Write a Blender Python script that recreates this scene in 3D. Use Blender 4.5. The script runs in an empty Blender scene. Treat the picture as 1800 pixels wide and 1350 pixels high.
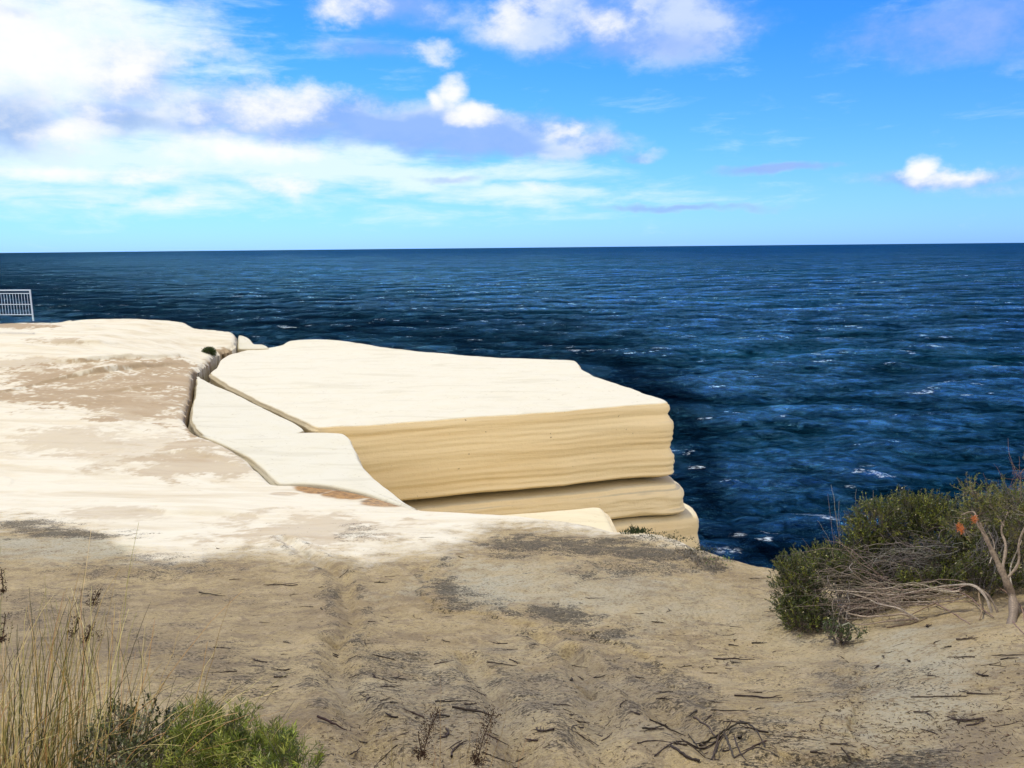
import bpy, math, random
import numpy as np
from mathutils import Matrix, Vector
random.seed(7); RNG = np.random.default_rng(7)
D2R = math.radians
sc = bpy.context.scene
# ------------------------------------------------------------------ camera
F = 1413.0; PITCH = 9.66; ROLL = 0.57; CZ = 30.0
cd = bpy.data.cameras.new('camera'); cam = bpy.data.objects.new('camera', cd)
sc.collection.objects.link(cam); sc.camera = cam
cd.sensor_width = 36.0; cd.lens = 36.0*F/1800.0; cd.clip_start = 0.05; cd.clip_end = 120000
ROT = Matrix.Rotation(D2R(90-PITCH), 3, 'X') @ Matrix.Rotation(D2R(-ROLL), 3, 'Z')
cam.matrix_world = Matrix.Translation((0, 0, CZ)) @ ROT.to_4x4()
R3 = np.array(ROT)
sc.render.resolution_x = 1024; sc.render.resolution_y = 768
# ------------------------------------------------------------------ exposure
sc.view_settings.view_transform = 'Standard'; sc.view_settings.look = 'None'
sc.view_settings.exposure = 0.3; sc.view_settings.gamma = 1.0; sc.view_settings.use_curve_mapping = False
# ------------------------------------------------------------------ sun + sky
SUN_AZ = -28.0      # degrees from +Y towards +X (negative: to the left)
SUN_EL = 56.0
sd = bpy.data.lights.new('sun', 'SUN'); sun = bpy.data.objects.new('sun', sd); sc.collection.objects.link(sun)
sd.energy = 3.3; sd.angle = D2R(0.5); sd.color = (1.0, 0.945, 0.82)
sdir = Vector((math.sin(D2R(SUN_AZ))*math.cos(D2R(SUN_EL)), math.cos(D2R(SUN_AZ))*math.cos(D2R(SUN_EL)), math.sin(D2R(SUN_EL))))
sun.rotation_euler = sdir.to_track_quat('Z', 'Y').to_euler(); sun.location = (0, 0, 60)

def pdir(px, py):
    v = np.array([(px-900.0)/F, -(py-675.0)/F, -1.0]); return R3 @ v
def azel(px, py):
    d = pdir(px, py); d = d/np.linalg.norm(d)
    return math.atan2(d[0], d[1]), math.asin(d[2])

class NT:
    """small helper to write node graphs"""
    def __init__(s, tree): s.t = tree; s.n = tree.nodes; s.l = tree.links
    def node(s, typ, **kw):
        nd = s.n.new(typ)
        for k, v in kw.items(): setattr(nd, k, v)
        return nd
    def put(s, sock, v):
        if hasattr(v, 'is_output') or isinstance(v, bpy.types.NodeSocket): s.l.new(v, sock)
        elif v is not None: sock.default_value = v
    def math(s, op, a, b=None, c=None, clamp=False):
        nd = s.node('ShaderNodeMath', operation=op, use_clamp=clamp)
        s.put(nd.inputs[0], a)
        if b is not None: s.put(nd.inputs[1], b)
        if c is not None: s.put(nd.inputs[2], c)
        return nd.outputs[0]
    def vmath(s, op, a, b=None, out=0):
        nd = s.node('ShaderNodeVectorMath', operation=op)
        s.put(nd.inputs[0], a)
        if b is not None: s.put(nd.inputs[1], b)
        return nd.outputs[out]
    def step(s, v, lo, hi, a=0.0, b=1.0, mode='SMOOTHSTEP'):
        nd = s.node('ShaderNodeMapRange', interpolation_type=mode)
        s.put(nd.inputs[0], v); nd.inputs[1].default_value = lo; nd.inputs[2].default_value = hi
        nd.inputs[3].default_value = a; nd.inputs[4].default_value = b
        return nd.outputs[0]
    def noise(s, vec, scale, detail=4, rough=0.55, dist=0.0, col=False, lac=2.0):
        nd = s.node('ShaderNodeTexNoise'); s.put(nd.inputs['Vector'], vec)
        nd.inputs['Scale'].default_value = scale; nd.inputs['Detail'].default_value = detail
        nd.inputs['Roughness'].default_value = rough; nd.inputs['Distortion'].default_value = dist
        nd.inputs['Lacunarity'].default_value = lac
        return nd.outputs['Color' if col else 'Fac']
    def mix(s, f, a, b, mode='MIX'):
        nd = s.node('ShaderNodeMix', data_type='RGBA', blend_type=mode, clamp_factor=True)
        s.put(nd.inputs[0], f); s.put(nd.inputs[6], c4(a)); s.put(nd.inputs[7], c4(b))
        return nd.outputs[2]
    def ramp(s, f, stops, mode='LINEAR'):
        nd = s.node('ShaderNodeValToRGB'); s.put(nd.inputs[0], f); cr = nd.color_ramp; cr.interpolation = mode
        while len(cr.elements) < len(stops): cr.elements.new(0.5)
        for e, (p, c) in zip(cr.elements, stops): e.position = p; e.color = c4(c)
        return nd.outputs[0]
    def sep(s, v):
        nd = s.node('ShaderNodeSeparateXYZ'); s.put(nd.inputs[0], v); return nd.outputs
    def comb(s, x, y, z=0.0):
        nd = s.node('ShaderNodeCombineXYZ'); s.put(nd.inputs[0], x); s.put(nd.inputs[1], y); s.put(nd.inputs[2], z); return nd.outputs[0]
    def attr(s, name):
        nd = s.node('ShaderNodeAttribute', attribute_name=name); return nd.outputs
    def bump(s, h, strength=1.0, dist=0.01, normal=None):
        nd = s.node('ShaderNodeBump'); s.put(nd.inputs['Height'], h)
        nd.inputs['Strength'].default_value = strength; nd.inputs['Distance'].default_value = dist
        if normal is not None: s.l.new(normal, nd.inputs['Normal'])
        return nd.outputs[0]
def c4(c):
    if isinstance(c, (tuple, list)) and len(c) == 3: return (c[0], c[1], c[2], 1.0)
    return c

w = bpy.data.worlds.new('World'); sc.world = w; w.use_nodes = True
def build_world():
    t = NT(w.node_tree); w.node_tree.nodes.clear()
    out = t.node('ShaderNodeOutputWorld'); bg = t.node('ShaderNodeBackground'); t.l.new(bg.outputs[0], out.inputs[0])
    sky = t.node('ShaderNodeTexSky', sky_type='NISHITA', sun_disc=False)
    sky.sun_elevation = D2R(SUN_EL); sky.sun_rotation = D2R(SUN_AZ); sky.altitude = 30
    sky.air_density = 1.0; sky.dust_density = 0.4; sky.ozone_density = 2.5
    tc = t.node('ShaderNodeTexCoord').outputs['Generated']
    d = t.vmath('NORMALIZE', tc)
    x, y, z = t.sep(d)
    az = t.math('ARCTAN2', x, y); el = t.math('ARCSINE', z)
    # clear sky graded by elevation
    grade = t.ramp(t.math('MULTIPLY', el, 1.0/1.2), [(0.0, (0.33, 0.69, 1.75)), (0.05, (0.32, 0.65, 1.4)), (0.10, (0.26, 0.62, 1.4)), (0.2, (0.15, 0.55, 1.5)), (0.35, (0.08, 0.45, 1.75)), (1.0, (0.3, 0.65, 1.2))])
    base = t.mix(1.0, sky.outputs[0], grade, 'MULTIPLY')
    p = t.comb(az, el)
    wv = t.noise(t.vmath('MULTIPLY', d, (1, 1, 2.0)), 9.0, 5, 0.55, 0.0, True)
    warp = t.vmath('MULTIPLY', t.vmath('SUBTRACT', wv, (0.5, 0.5, 0.5)), (0.085, 0.05, 0))
    pw = t.vmath('ADD', p, warp)
    n1 = t.noise(t.vmath('MULTIPLY', d, (1, 1, 1.6)), 19.0, 10, 0.63)
    n2 = t.noise(t.vmath('MULTIPLY', d, (1, 1, 5.0)), 9.0, 8, 0.62, 0.3)
    n3 = t.noise(t.vmath('MULTIPLY', d, (1, 1, 1.6)), 7.0, 5, 0.55)
    nn1 = t.math('SUBTRACT', n1, 0.5); nn2 = t.math('SUBTRACT', n2, 0.5)
    def layer(blobs, src):
        tot = None
        for (px, py, rx, ry, wt) in blobs:
            a, e = azel(px, py)
            v = t.vmath('MULTIPLY', t.vmath('SUBTRACT', src, (a, e, 0)), (F/rx, F/ry, 0))
            l = t.vmath('LENGTH', v, out=1)
            b = t.step(l, 0.0, 1.75, wt, 0.0)
            tot = b if tot is None else t.math('MAXIMUM', tot, b)
        return tot
    wisps = [(60, 110, 260, 150, 1.1), (190, 60, 160, 70, .7), (60, 260, 260, 80, 1.0), (330, 120, 150, 60, .55), (450, 285, 330, 36, 1.05), (700, 312, 330, 30, .95),
             (930, 345, 200, 22, .8), (330, 355, 300, 32, .55), (80, 300, 260, 26, .9), (620, 355, 500, 40, .35), (1150, 335, 260, 25, .35), (260, 215, 260, 50, .9), (20, 20, 200, 80, .9)]
    greys = [(35, 205, 90, 55, 1.0), (215, 205, 120, 34, 1.0), (360, 205, 190, 44, 1.0), (560, 215, 230, 44, 1.1), (740, 225, 170, 40, 1.15), (880, 240, 170, 36, 1.3), (1000, 255, 100, 28, 1.2),
             (1160, 40, 150, 58, 1.3), (980, 35, 160, 50, 1.1), (690, 15, 170, 34, .85), (650, 85, 90, 26, .8), (1690, 50, 190, 55, .75), (1780, 110, 110, 50, .35),
             (1650, 312, 130, 18, .9), (1365, 294, 120, 11, 1.0), (1200, 362, 150, 9, .8), (1120, 270, 50, 10, .7), (800, 316, 70, 9, .75), (230, 140, 100, 70, 1.0), (690, 240, 200, 30, 1.1),
             (1780, 330, 120, 16, .5), (20, 14, 50, 12, .8), (410, 160, 110, 25, .6)]
    whites = [(225, 125, 62, 52, 1.0), (510, 185, 95, 36, 1.0), (440, 205, 90, 28, .8), (795, 165, 30, 32, 1.1), (835, 208, 48, 24, 1.1), (1000, 232, 26, 16, .8), (1022, 258, 46, 10, .5),
              (125, 230, 70, 22, .9), (430, 268, 120, 30, 1.05), (500, 330, 60, 18, 1.0), (310, 357, 80, 17, .8), (168, 352, 40, 13, .7), (90, 296, 130, 14, .9), (260, 304, 80, 12, .8),
              (900, 15, 70, 38, .85), (1066, 40, 50, 34, .75), (1618, 295, 30, 20, 1.1), (1660, 304, 70, 16, 1.0), (765, 90, 42, 24, .85), (600, 18, 80, 26, .8), (70, 70, 230, 110, .95), (120, 160, 120, 60, .7), (770, 178, 20, 20, .8), (1120, 15, 50, 20, .5), (940, 335, 80, 10, .7)]
    dw = t.math('ADD', layer(wisps, pw), t.math('MULTIPLY', nn2, 1.7))
    dg = t.math('ADD', layer(greys, pw), t.math('MULTIPLY', nn1, 1.0))
    dh = t.math('ADD', layer(whites, pw), t.math('MULTIPLY', nn1, 1.5))
    cw = t.math('MULTIPLY', t.step(dw, 0.10, 0.95), 0.92)
    cg = t.math('MULTIPLY', t.step(dg, 0.2, 1.0), 0.85)
    ch = t.math('MULTIPLY', t.step(dh, 0.22, 1.15), 0.96)
    # the rest of the sky, outside the view: broken cloud added as bright fill light
    back = t.step(t.math('ABSOLUTE', az), 0.75, 1.1)
    high = t.step(el, 0.45, 0.75)
    off = t.math('MAXIMUM', back, high)
    cb = t.math('MULTIPLY', t.step(n3, 0.38, 0.52), off)
    cb = t.math('MULTIPLY', cb, t.step(el, -0.02, 0.05))
    K = 6.7
    white = (1.0*K, 1.0*K, 1.0*K); wisp = (0.80*K, 0.97*K, 1.02*K)
    gcol = t.mix(t.step(t.math('ADD', n3, t.math('MULTIPLY', nn1, 0.6)), 0.36, 0.62), (0.27*K, 0.46*K, 0.93*K), (0.68*K, 0.78*K, 0.99*K))
    darks = [(745, 245, 150, 34, 1.6), (850, 250, 110, 24, 1.5), (650, 235, 120, 30, 1.2), (225, 218, 70, 16, .9), (30, 210, 50, 40, .8), (1190, 75, 80, 26, .6), (1690, 60, 150, 44, 1.2), (1365, 294, 120, 11, 1.0), (1200, 362, 150, 9, .9), (1640, 318, 80, 9, .6), (500, 232, 160, 16, .6), (930, 262, 90, 10, .6)]
    dd_ = t.math('ADD', layer(darks, pw), t.math('MULTIPLY', nn1, 0.8))
    gcol = t.mix(t.math('MULTIPLY', t.step(dd_, 0.1, 0.9), 0.9), gcol, (0.30*K, 0.47*K, 0.83*K))
    c = t.mix(cw, base, wisp); c = t.mix(cg, c, gcol); c = t.mix(ch, c, white)
    behind = t.math('MULTIPLY', t.step(t.math('ABSOLUTE', az), 1.3, 2.0), t.step(el, 0.9, 0.5))
    c = t.mix(cb, c, t.mix(behind, (0.72*K, 0.68*K, 0.62*K), (2.3*K, 2.02*K, 1.6*K)))  # unseen cloud behind the camera, boosted to brighten the shaded rock face
    t.l.new(c, bg.inputs[0]); bg.inputs[1].default_value = 0.125
build_world()

# ------------------------------------------------------------------ helpers
def tag(o, label=None, cat=None, group=None, kind=None):
    if label: o['label'] = label
    if cat: o['category'] = cat
    if group: o['group'] = group
    if kind: o['kind'] = kind
    return o
def hit(px, py, z):
    d = pdir(px, py); t = z/d[2]; return (d[0]*t, d[1]*t, z)
def atd(px, py, Y):
    d = pdir(px, py); t = Y/d[1]; return np.array([d[0]*t, Y, d[2]*t+CZ])
def proj(x, y, z):
    P = np.stack([x, y, z-CZ], -1) @ R3
    q = -P[..., 2]; ok = q > 0.05; q = np.where(ok, q, 1.0)
    return np.where(ok, 900+F*P[..., 0]/q, -9999), np.where(ok, 675-F*P[..., 1]/q, -9999)

def _h(ix, iy, iz, s):
    n = (ix*374761393 + iy*668265263 + iz*2147483647 + s*974634777).astype(np.int64) & 0xffffffff
    n = ((n ^ (n >> 13))*1274126177) & 0xffffffff
    n = ((n ^ (n >> 16))*2246822519) & 0xffffffff
    return ((n ^ (n >> 15)) & 0xffffff)/float(0xffffff)
def vnoise(x, y, s=0):
    x0 = np.floor(x); y0 = np.floor(y); fx = x-x0; fy = y-y0
    ix = x0.astype(np.int64); iy = y0.astype(np.int64); z = np.zeros_like(ix)
    fx = fx*fx*fx*(fx*(fx*6-15)+10); fy = fy*fy*fy*(fy*(fy*6-15)+10)
    a = _h(ix, iy, z, s); b = _h(ix+1, iy, z, s); c = _h(ix, iy+1, z, s); d = _h(ix+1, iy+1, z, s)
    return (a*(1-fx)+b*fx)*(1-fy)+(c*(1-fx)+d*fx)*fy
def fbm(x, y, oct=4, s=0, g=0.5):
    v = 0; a = 1; tot = 0
    for i in range(oct):
        v = v + a*vnoise(x*2**i+17.3*i, y*2**i-9.1*i, s+i); tot += a; a *= g
    return v/tot-0.5
def sstep(v, a, b):
    t = np.clip((v-a)/(b-a), 0, 1); return t*t*(3-2*t)

def rbf_fit(P, z):
    P = np.array(P, float); z = np.array(z, float); n = len(P)
    d = np.linalg.norm(P[:, None]-P[None], axis=2)
    A = np.zeros((n+3, n+3)); A[:n, :n] = d + 0.0*np.eye(n)        # biharmonic-like linear kernel, smooth enough after blending
    K = np.where(d > 0, d*d*np.log(np.maximum(d, 1e-9)), 0)
    A[:n, :n] = K + np.eye(n)*0.02
    A[:n, n] = 1; A[:n, n+1:] = P; A[n, :n] = 1; A[n+1:, :n] = P.T
    w_ = np.linalg.solve(A, np.concatenate([z, [0, 0, 0]]))
    def f(x, y):
        x = np.asarray(x, float); y = np.asarray(y, float)
        v = w_[n]+w_[n+1]*x+w_[n+2]*y
        for i in range(n):
            r2 = (x-P[i, 0])**2+(y-P[i, 1])**2
            v = v + w_[i]*0.5*r2*np.log(np.maximum(r2, 1e-18))
        return v
    return f

def smooth_closed(pts, per=0.06, wob=0.0, seed=0):
    """closed Catmull-Rom outline resampled evenly, with a little natural wobble"""
    P = np.array(pts, float); n = len(P); out = []
    for i in range(n):
        p0, p1, p2, p3 = P[i-1], P[i], P[(i+1) % n], P[(i+2) % n]
        m = max(2, int(np.linalg.norm(p2-p1)/per))
        for k in range(m):
            t = k/m
            # half-way between linear and Catmull-Rom keeps corners crisp
            cr = 0.5*((2*p1)+(-p0+p2)*t+(2*p0-5*p1+4*p2-p3)*t*t+(-p0+3*p1-3*p2+p3)*t**3)
            out.append(0.6*cr+0.4*(p1*(1-t)+p2*t))
    return np.array(out)
def outward(P):
    T = np.roll(P, -1, 0)-np.roll(P, 1, 0); T /= np.maximum(np.linalg.norm(T, axis=1, keepdims=True), 1e-9)
    N = np.stack([T[:, 1], -T[:, 0]], 1)
    area = 0.5*np.sum(P[:, 0]*np.roll(P[:, 1], -1)-np.roll(P[:, 0], -1)*P[:, 1])
    if area < 0: N = -N
    for _ in range(3): N = (N+np.roll(N, 1, 0)+np.roll(N, -1, 0))/3
    return N/np.maximum(np.linalg.norm(N, axis=1, keepdims=True), 1e-9)

def mesh_obj(name, V, Fc, mat, parent=None, smooth=True, cols=None):
    me = bpy.data.meshes.new(name); V = np.asarray(V, np.float32)
    if isinstance(Fc, np.ndarray):
        nf, k = Fc.shape
        me.vertices.add(len(V)); me.vertices.foreach_set('co', V.ravel())
        me.loops.add(nf*k); me.loops.foreach_set('vertex_index', Fc.astype(np.int32).ravel())
        me.polygons.add(nf); me.polygons.foreach_set('loop_start', np.arange(0, nf*k, k, dtype=np.int32))
        me.update(calc_edges=True); me.validate()
    else: me.from_pydata(V.tolist(), [], Fc); me.update()
    if smooth: me.polygons.foreach_set('use_smooth', np.ones(len(me.polygons), bool))
    if cols:
        for nm, arr in cols.items():
            ca = me.color_attributes.new(nm, 'FLOAT_COLOR', 'POINT')
            a = np.ones((len(V), 4), np.float32); a[:, :3] = arr; ca.data.foreach_set('color', a.ravel())
    if mat: me.materials.append(mat)
    o = bpy.data.objects.new(name, me); sc.collection.objects.link(o)
    if parent: o.parent = parent
    return o
def empty(name, loc, label=None, cat=None, group=None):
    o = bpy.data.objects.new(name, None); sc.collection.objects.link(o); o.location = loc; o.empty_display_size = 0.1
    return tag(o, label, cat, group)

class MB:
    """collects tubes and leaves, then links them as ONE mesh object (all faces quads)"""
    def __init__(s): s.V = []; s.F = []; s.C = []; s.n = 0
    def add(s, V, Fq, C):
        V = np.asarray(V, float); s.V.append(V); s.F.append(np.asarray(Fq)+s.n)
        C = np.asarray(C, float); s.C.append(np.broadcast_to(C, (len(V), 3)).copy() if C.ndim == 1 else C); s.n += len(V)
    def tube(s, P, R, sides=5, col=(.1, .1, .1), cap=True):
        P = np.asarray(P, float); n = len(P); R = np.broadcast_to(np.asarray(R, float), (n,))
        T = np.gradient(P, axis=0); T /= np.maximum(np.linalg.norm(T, axis=1, keepdims=True), 1e-9)
        ref = np.array([0, 0, 1.0]) if abs(T[0][2]) < .9 else np.array([1.0, 0, 0])
        A = np.cross(T, ref); A /= np.maximum(np.linalg.norm(A, axis=1, keepdims=True), 1e-9); B = np.cross(T, A)
        a = np.arange(sides)*2*math.pi/sides
        V = P[:, None]+R[:, None, None]*(np.cos(a)[None, :, None]*A[:, None]+np.sin(a)[None, :, None]*B[:, None])
        V = V.reshape(-1, 3); i = np.arange(n-1)[:, None]*sides; j = np.arange(sides)[None]; j2 = (j+1) % sides
        Fq = np.stack([i+j, i+j2, i+j2+sides, i+j+sides], -1).reshape(-1, 4)
        s.add(V, Fq, col)
    def leaves(s, B, Dr, L, W, col):
        """flat lens-shaped leaves: base points, directions, length, width, colours"""
        n = len(B); Dr = Dr/np.maximum(np.linalg.norm(Dr, axis=1, keepdims=True), 1e-9)
        r = RNG.normal(size=(n, 3)); S = np.cross(Dr, r); S /= np.maximum(np.linalg.norm(S, axis=1, keepdims=True), 1e-9)
        U = np.cross(Dr, S); L = np.broadcast_to(L, (n,))[:, None]; W = np.broadcast_to(W, (n,))[:, None]
        V = np.stack([B, B+Dr*L*.5+S*W*.5+U*W*.12, B+Dr*L, B+Dr*L*.5-S*W*.5+U*W*.12], 1).reshape(-1, 3)
        C = np.repeat(np.broadcast_to(col, (n, 3)), 4, 0)
        s.add(V, np.arange(4*n).reshape(n, 4), C)
    def build(s, name, mat, parent=None, loc=None, smooth=False):
        V = np.concatenate(s.V)
        if loc is not None: V = V-np.array([loc[0], loc[1], loc[2]], float)
        return mesh_obj(name, V, np.concatenate(s.F), mat, parent, smooth, {'col': np.concatenate(s.C)})

def curve(p0, p1, sag=(0, 0, 0), n=8, wob=0.0, rng=RNG):
    p0 = np.asarray(p0, float); p1 = np.asarray(p1, float); t = np.linspace(0, 1, n)[:, None]
    P = p0*(1-t)+p1*t+np.asarray(sag, float)*4*t*(1-t)
    if wob:
        W = np.cumsum(rng.normal(size=(n, 3)), 0)*wob; W -= W[0]; P = P+W*1.0-W[-1]*t
    return P
def cat_path(pts, per=6):
    P = [np.asarray(p, float) for p in pts]; P = [2*P[0]-P[1]]+P+[2*P[-1]-P[-2]]; out = []
    for i in range(1, len(P)-2):
        for k in range(per):
            t = k/per; p0, p1, p2, p3 = P[i-1:i+3]
            out.append(0.5*((2*p1)+(-p0+p2)*t+(2*p0-5*p1+4*p2-p3)*t*t+(-p0+3*p1-3*p2+p3)*t**3))
    out.append(P[-2]); return np.array(out)

# ------------------------------------------------------------------ materials
def new_mat(name):
    m = bpy.data.materials.new(name); m.use_nodes = True; m.node_tree.nodes.clear()
    t = NT(m.node_tree); out = t.node('ShaderNodeOutputMaterial'); b = t.node('ShaderNodeBsdfPrincipled')
    t.l.new(b.outputs[0], out.inputs[0]); return m, t, b, out
def col_mat(name, rough=0.7, spec=0.3, transl=0.0, var=0.25, nscale=60):
    m, t, b, out = new_mat(name); a = t.attr('col')[0]
    pos = t.node('ShaderNodeNewGeometry').outputs['Position']
    n = t.noise(pos, nscale, 3)
    c = t.mix(1.0, a, t.ramp(n, [(0.25, (1-var,)*3), (0.75, (1+var,)*3)]), 'MULTIPLY')
    t.put(b.inputs['Base Color'], c); b.inputs['Roughness'].default_value = rough; b.inputs['Specular IOR Level'].default_value = spec
    if transl > 0:
        tr = t.node('ShaderNodeBsdfTranslucent'); t.put(tr.inputs[0], c); mx = t.node('ShaderNodeMixShader')
        mx.inputs[0].default_value = transl; t.l.new(b.outputs[0], mx.inputs[1]); t.l.new(tr.outputs[0], mx.inputs[2]); t.l.new(mx.outputs[0], out.inputs[0])
    return m
LEAF = col_mat('leaf', 0.5, 0.4, 0.25, 0.25, 25)
BARK = col_mat('bark', 0.85, 0.2, 0.0, 0.45, 90)
STRAW = col_mat('straw', 0.65, 0.3, 0.15, 0.2, 40)
SEED = col_mat('seed', 0.9, 0.1, 0.0, 0.4, 200)

def ground_mat():
    m, t, b, out = new_mat('sand_and_sandstone')
    pos = t.node('ShaderNodeNewGeometry').outputs['Position']
    a1 = t.sep(t.attr('m1')[0]); a2 = t.sep(t.attr('m2')[0])
    rock, dark, tan = a1[0], a1[1], a1[2]; orange, crust, dull_sand = a2[0], a2[1], a2[2]
    nb = t.noise(pos, 1.3, 5, 0.6); nm = t.noise(pos, 7.0, 6, 0.65); nf = t.noise(pos, 45.0, 5, 0.7); ng = t.noise(pos, 260.0, 3, 0.7)
    st = t.noise(t.vmath('MULTIPLY', pos, (0.35, 1.3, 3.0)), 1.4, 7, 0.62, 0.4)
    sand = t.ramp(nb, [(0.3, (0.37, 0.285, 0.15)), (0.5, (0.48, 0.38, 0.20)), (0.7, (0.60, 0.485, 0.265))])
    sand = t.mix(t.step(nm, 0.48, 0.66, 0, 0.6), sand, (0.56, 0.45, 0.28))
    sand = t.mix(t.step(nm, 0.46, 0.34, 0, 0.5), sand, (0.20, 0.155, 0.11))
    sand = t.mix(t.step(nf, 0.47, 0.36, 0, 0.7), sand, (0.17, 0.13, 0.09))
    sand = t.mix(t.step(ng, 0.42, 0.34, 0, 0.8), sand, (0.10, 0.075, 0.055))
    nk = t.noise(pos, 3.4, 7, 0.72, 0.5)
    sand = t.mix(t.step(nk, 0.52, 0.60, 0, 0.5), sand, (0.215, 0.165, 0.11))
    sand = t.mix(t.step(nk, 0.44, 0.38, 0, 0.5), sand, (0.56, 0.45, 0.27))
    sand = t.mix(t.step(ng, 0.58, 0.68, 0, 0.6), sand, (0.58, 0.5, 0.36))
    rk = t.ramp(st, [(0.25, (0.45, 0.395, 0.29)), (0.42, (0.53, 0.49, 0.38)), (0.55, (0.58, 0.555, 0.455)), (0.75, (0.54, 0.50, 0.39))])
    rk = t.mix(t.step(nb, 0.5, 0.72, 0, 0.35), rk, (0.53, 0.45, 0.31))
    rk = t.mix(t.math('MULTIPLY', t.step(t.math('ADD', t.math('MULTIPLY', st, 0.9), t.math('MULTIPLY', tan, 0.55)), 0.32, 0.95), t.step(tan, 0.0, 0.8)), rk, (0.33, 0.255, 0.16))
    rk = t.mix(t.math('MULTIPLY', t.step(t.math('ADD', t.math('MULTIPLY', st, 0.9), t.math('MULTIPLY', tan, 0.4)), 0.60, 1.25), t.step(tan, 0.05, 1.0)), rk, (0.29, 0.225, 0.14))
    spk = t.math('MULTIPLY', t.step(nf, 0.34, 0.25, 0, 0.5), t.step(nm, 0.45, 0.6))
    rk = t.mix(spk, rk, (0.35, 0.3, 0.24))
    ox = t.noise(t.vmath('MULTIPLY', pos, (1, 2.5, 3)), 5.0, 6, 0.65, 0.6)
    rk = t.mix(orange, rk, t.ramp(ox, [(0.40, (0.17, 0.10, 0.05)), (0.5, (0.38, 0.23, 0.09)), (0.58, (0.14, 0.09, 0.05))]))
    c = t.mix(t.step(t.math('ADD', rock, t.math('ADD', t.math('MULTIPLY', t.math('SUBTRACT', nm, 0.5), 1.1), t.math('MULTIPLY', t.math('SUBTRACT', nf, 0.5), 0.7))), 0.2, 0.9), sand, rk)
    # pale lichen / crust with mottling
    lm = t.math('MULTIPLY', crust, t.step(t.math('ADD', nf, t.math('MULTIPLY', nm, 0.5)), 0.60, 0.76))
    c = t.mix(lm, c, (0.52, 0.49, 0.36))
    gr = t.noise(t.vmath('MULTIPLY', pos, (0.7, 1.0, 1.0)), 75.0, 4, 0.75, 0.6); grc = t.step(gr, 0.36, 0.64); nfc = t.step(nf, 0.36, 0.64); nmc = t.step(nm, 0.34, 0.66)
    patch = t.step(t.noise(pos, 0.9, 5, 0.65), 0.40, 0.62)
    fleck = t.math('MULTIPLY', t.math('MULTIPLY', t.step(gr, 0.575, 0.63), t.step(nm, 0.42, 0.56)), t.step(rock, 0.5, 0.2))
    c = t.mix(t.math('MULTIPLY', fleck, t.math('ADD', 0.35, t.math('MULTIPLY', patch, 0.5))), c, (0.085, 0.065, 0.045))
    pale = t.math('MULTIPLY', t.step(gr, 0.44, 0.38), t.step(rock, 0.5, 0.2))
    c = t.mix(t.math('MULTIPLY', pale, 0.35), c, (0.66, 0.55, 0.38))
    dk = t.step(t.math('ADD', t.math('MULTIPLY', dark, 1.15), t.math('ADD', t.math('MULTIPLY', t.math('SUBTRACT', grc, 0.5), 1.0), t.math('ADD', t.math('MULTIPLY', t.math('SUBTRACT', nfc, 0.5), 0.45), t.math('MULTIPLY', t.math('SUBTRACT', nmc, 0.5), 0.7)))), 0.44, 0.86)
    dk = t.math('MULTIPLY', dk, t.step(dark, 0.02, 0.3))
    c = t.mix(t.math('MULTIPLY', dk, 0.9), c, t.mix(t.step(gr, 0.42, 0.6), (0.17, 0.15, 0.105), (0.042, 0.036, 0.027)))
    c = t.mix(t.math('MULTIPLY', dull_sand, 0.55), c, t.mix(nf, (0.14, 0.11, 0.085), (0.27, 0.22, 0.16)))
    t.put(b.inputs['Base Color'], c); b.inputs['Roughness'].default_value = 0.95; b.inputs['Specular IOR Level'].default_value = 0.15
    inv = t.step(rock, 0.3, 0.8, 1.0, 0.12)
    h = t.math('ADD', t.math('MULTIPLY', nf, 0.9), t.math('ADD', t.math('MULTIPLY', ng, 0.35), t.math('MULTIPLY', nm, 2.0)))
    h = t.math('ADD', t.math('MULTIPLY', h, inv), t.math('MULTIPLY', st, 1.2))
    t.put(b.inputs['Normal'], t.bump(h, 1.0, 0.038))
    return m
GROUND = ground_mat()

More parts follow.
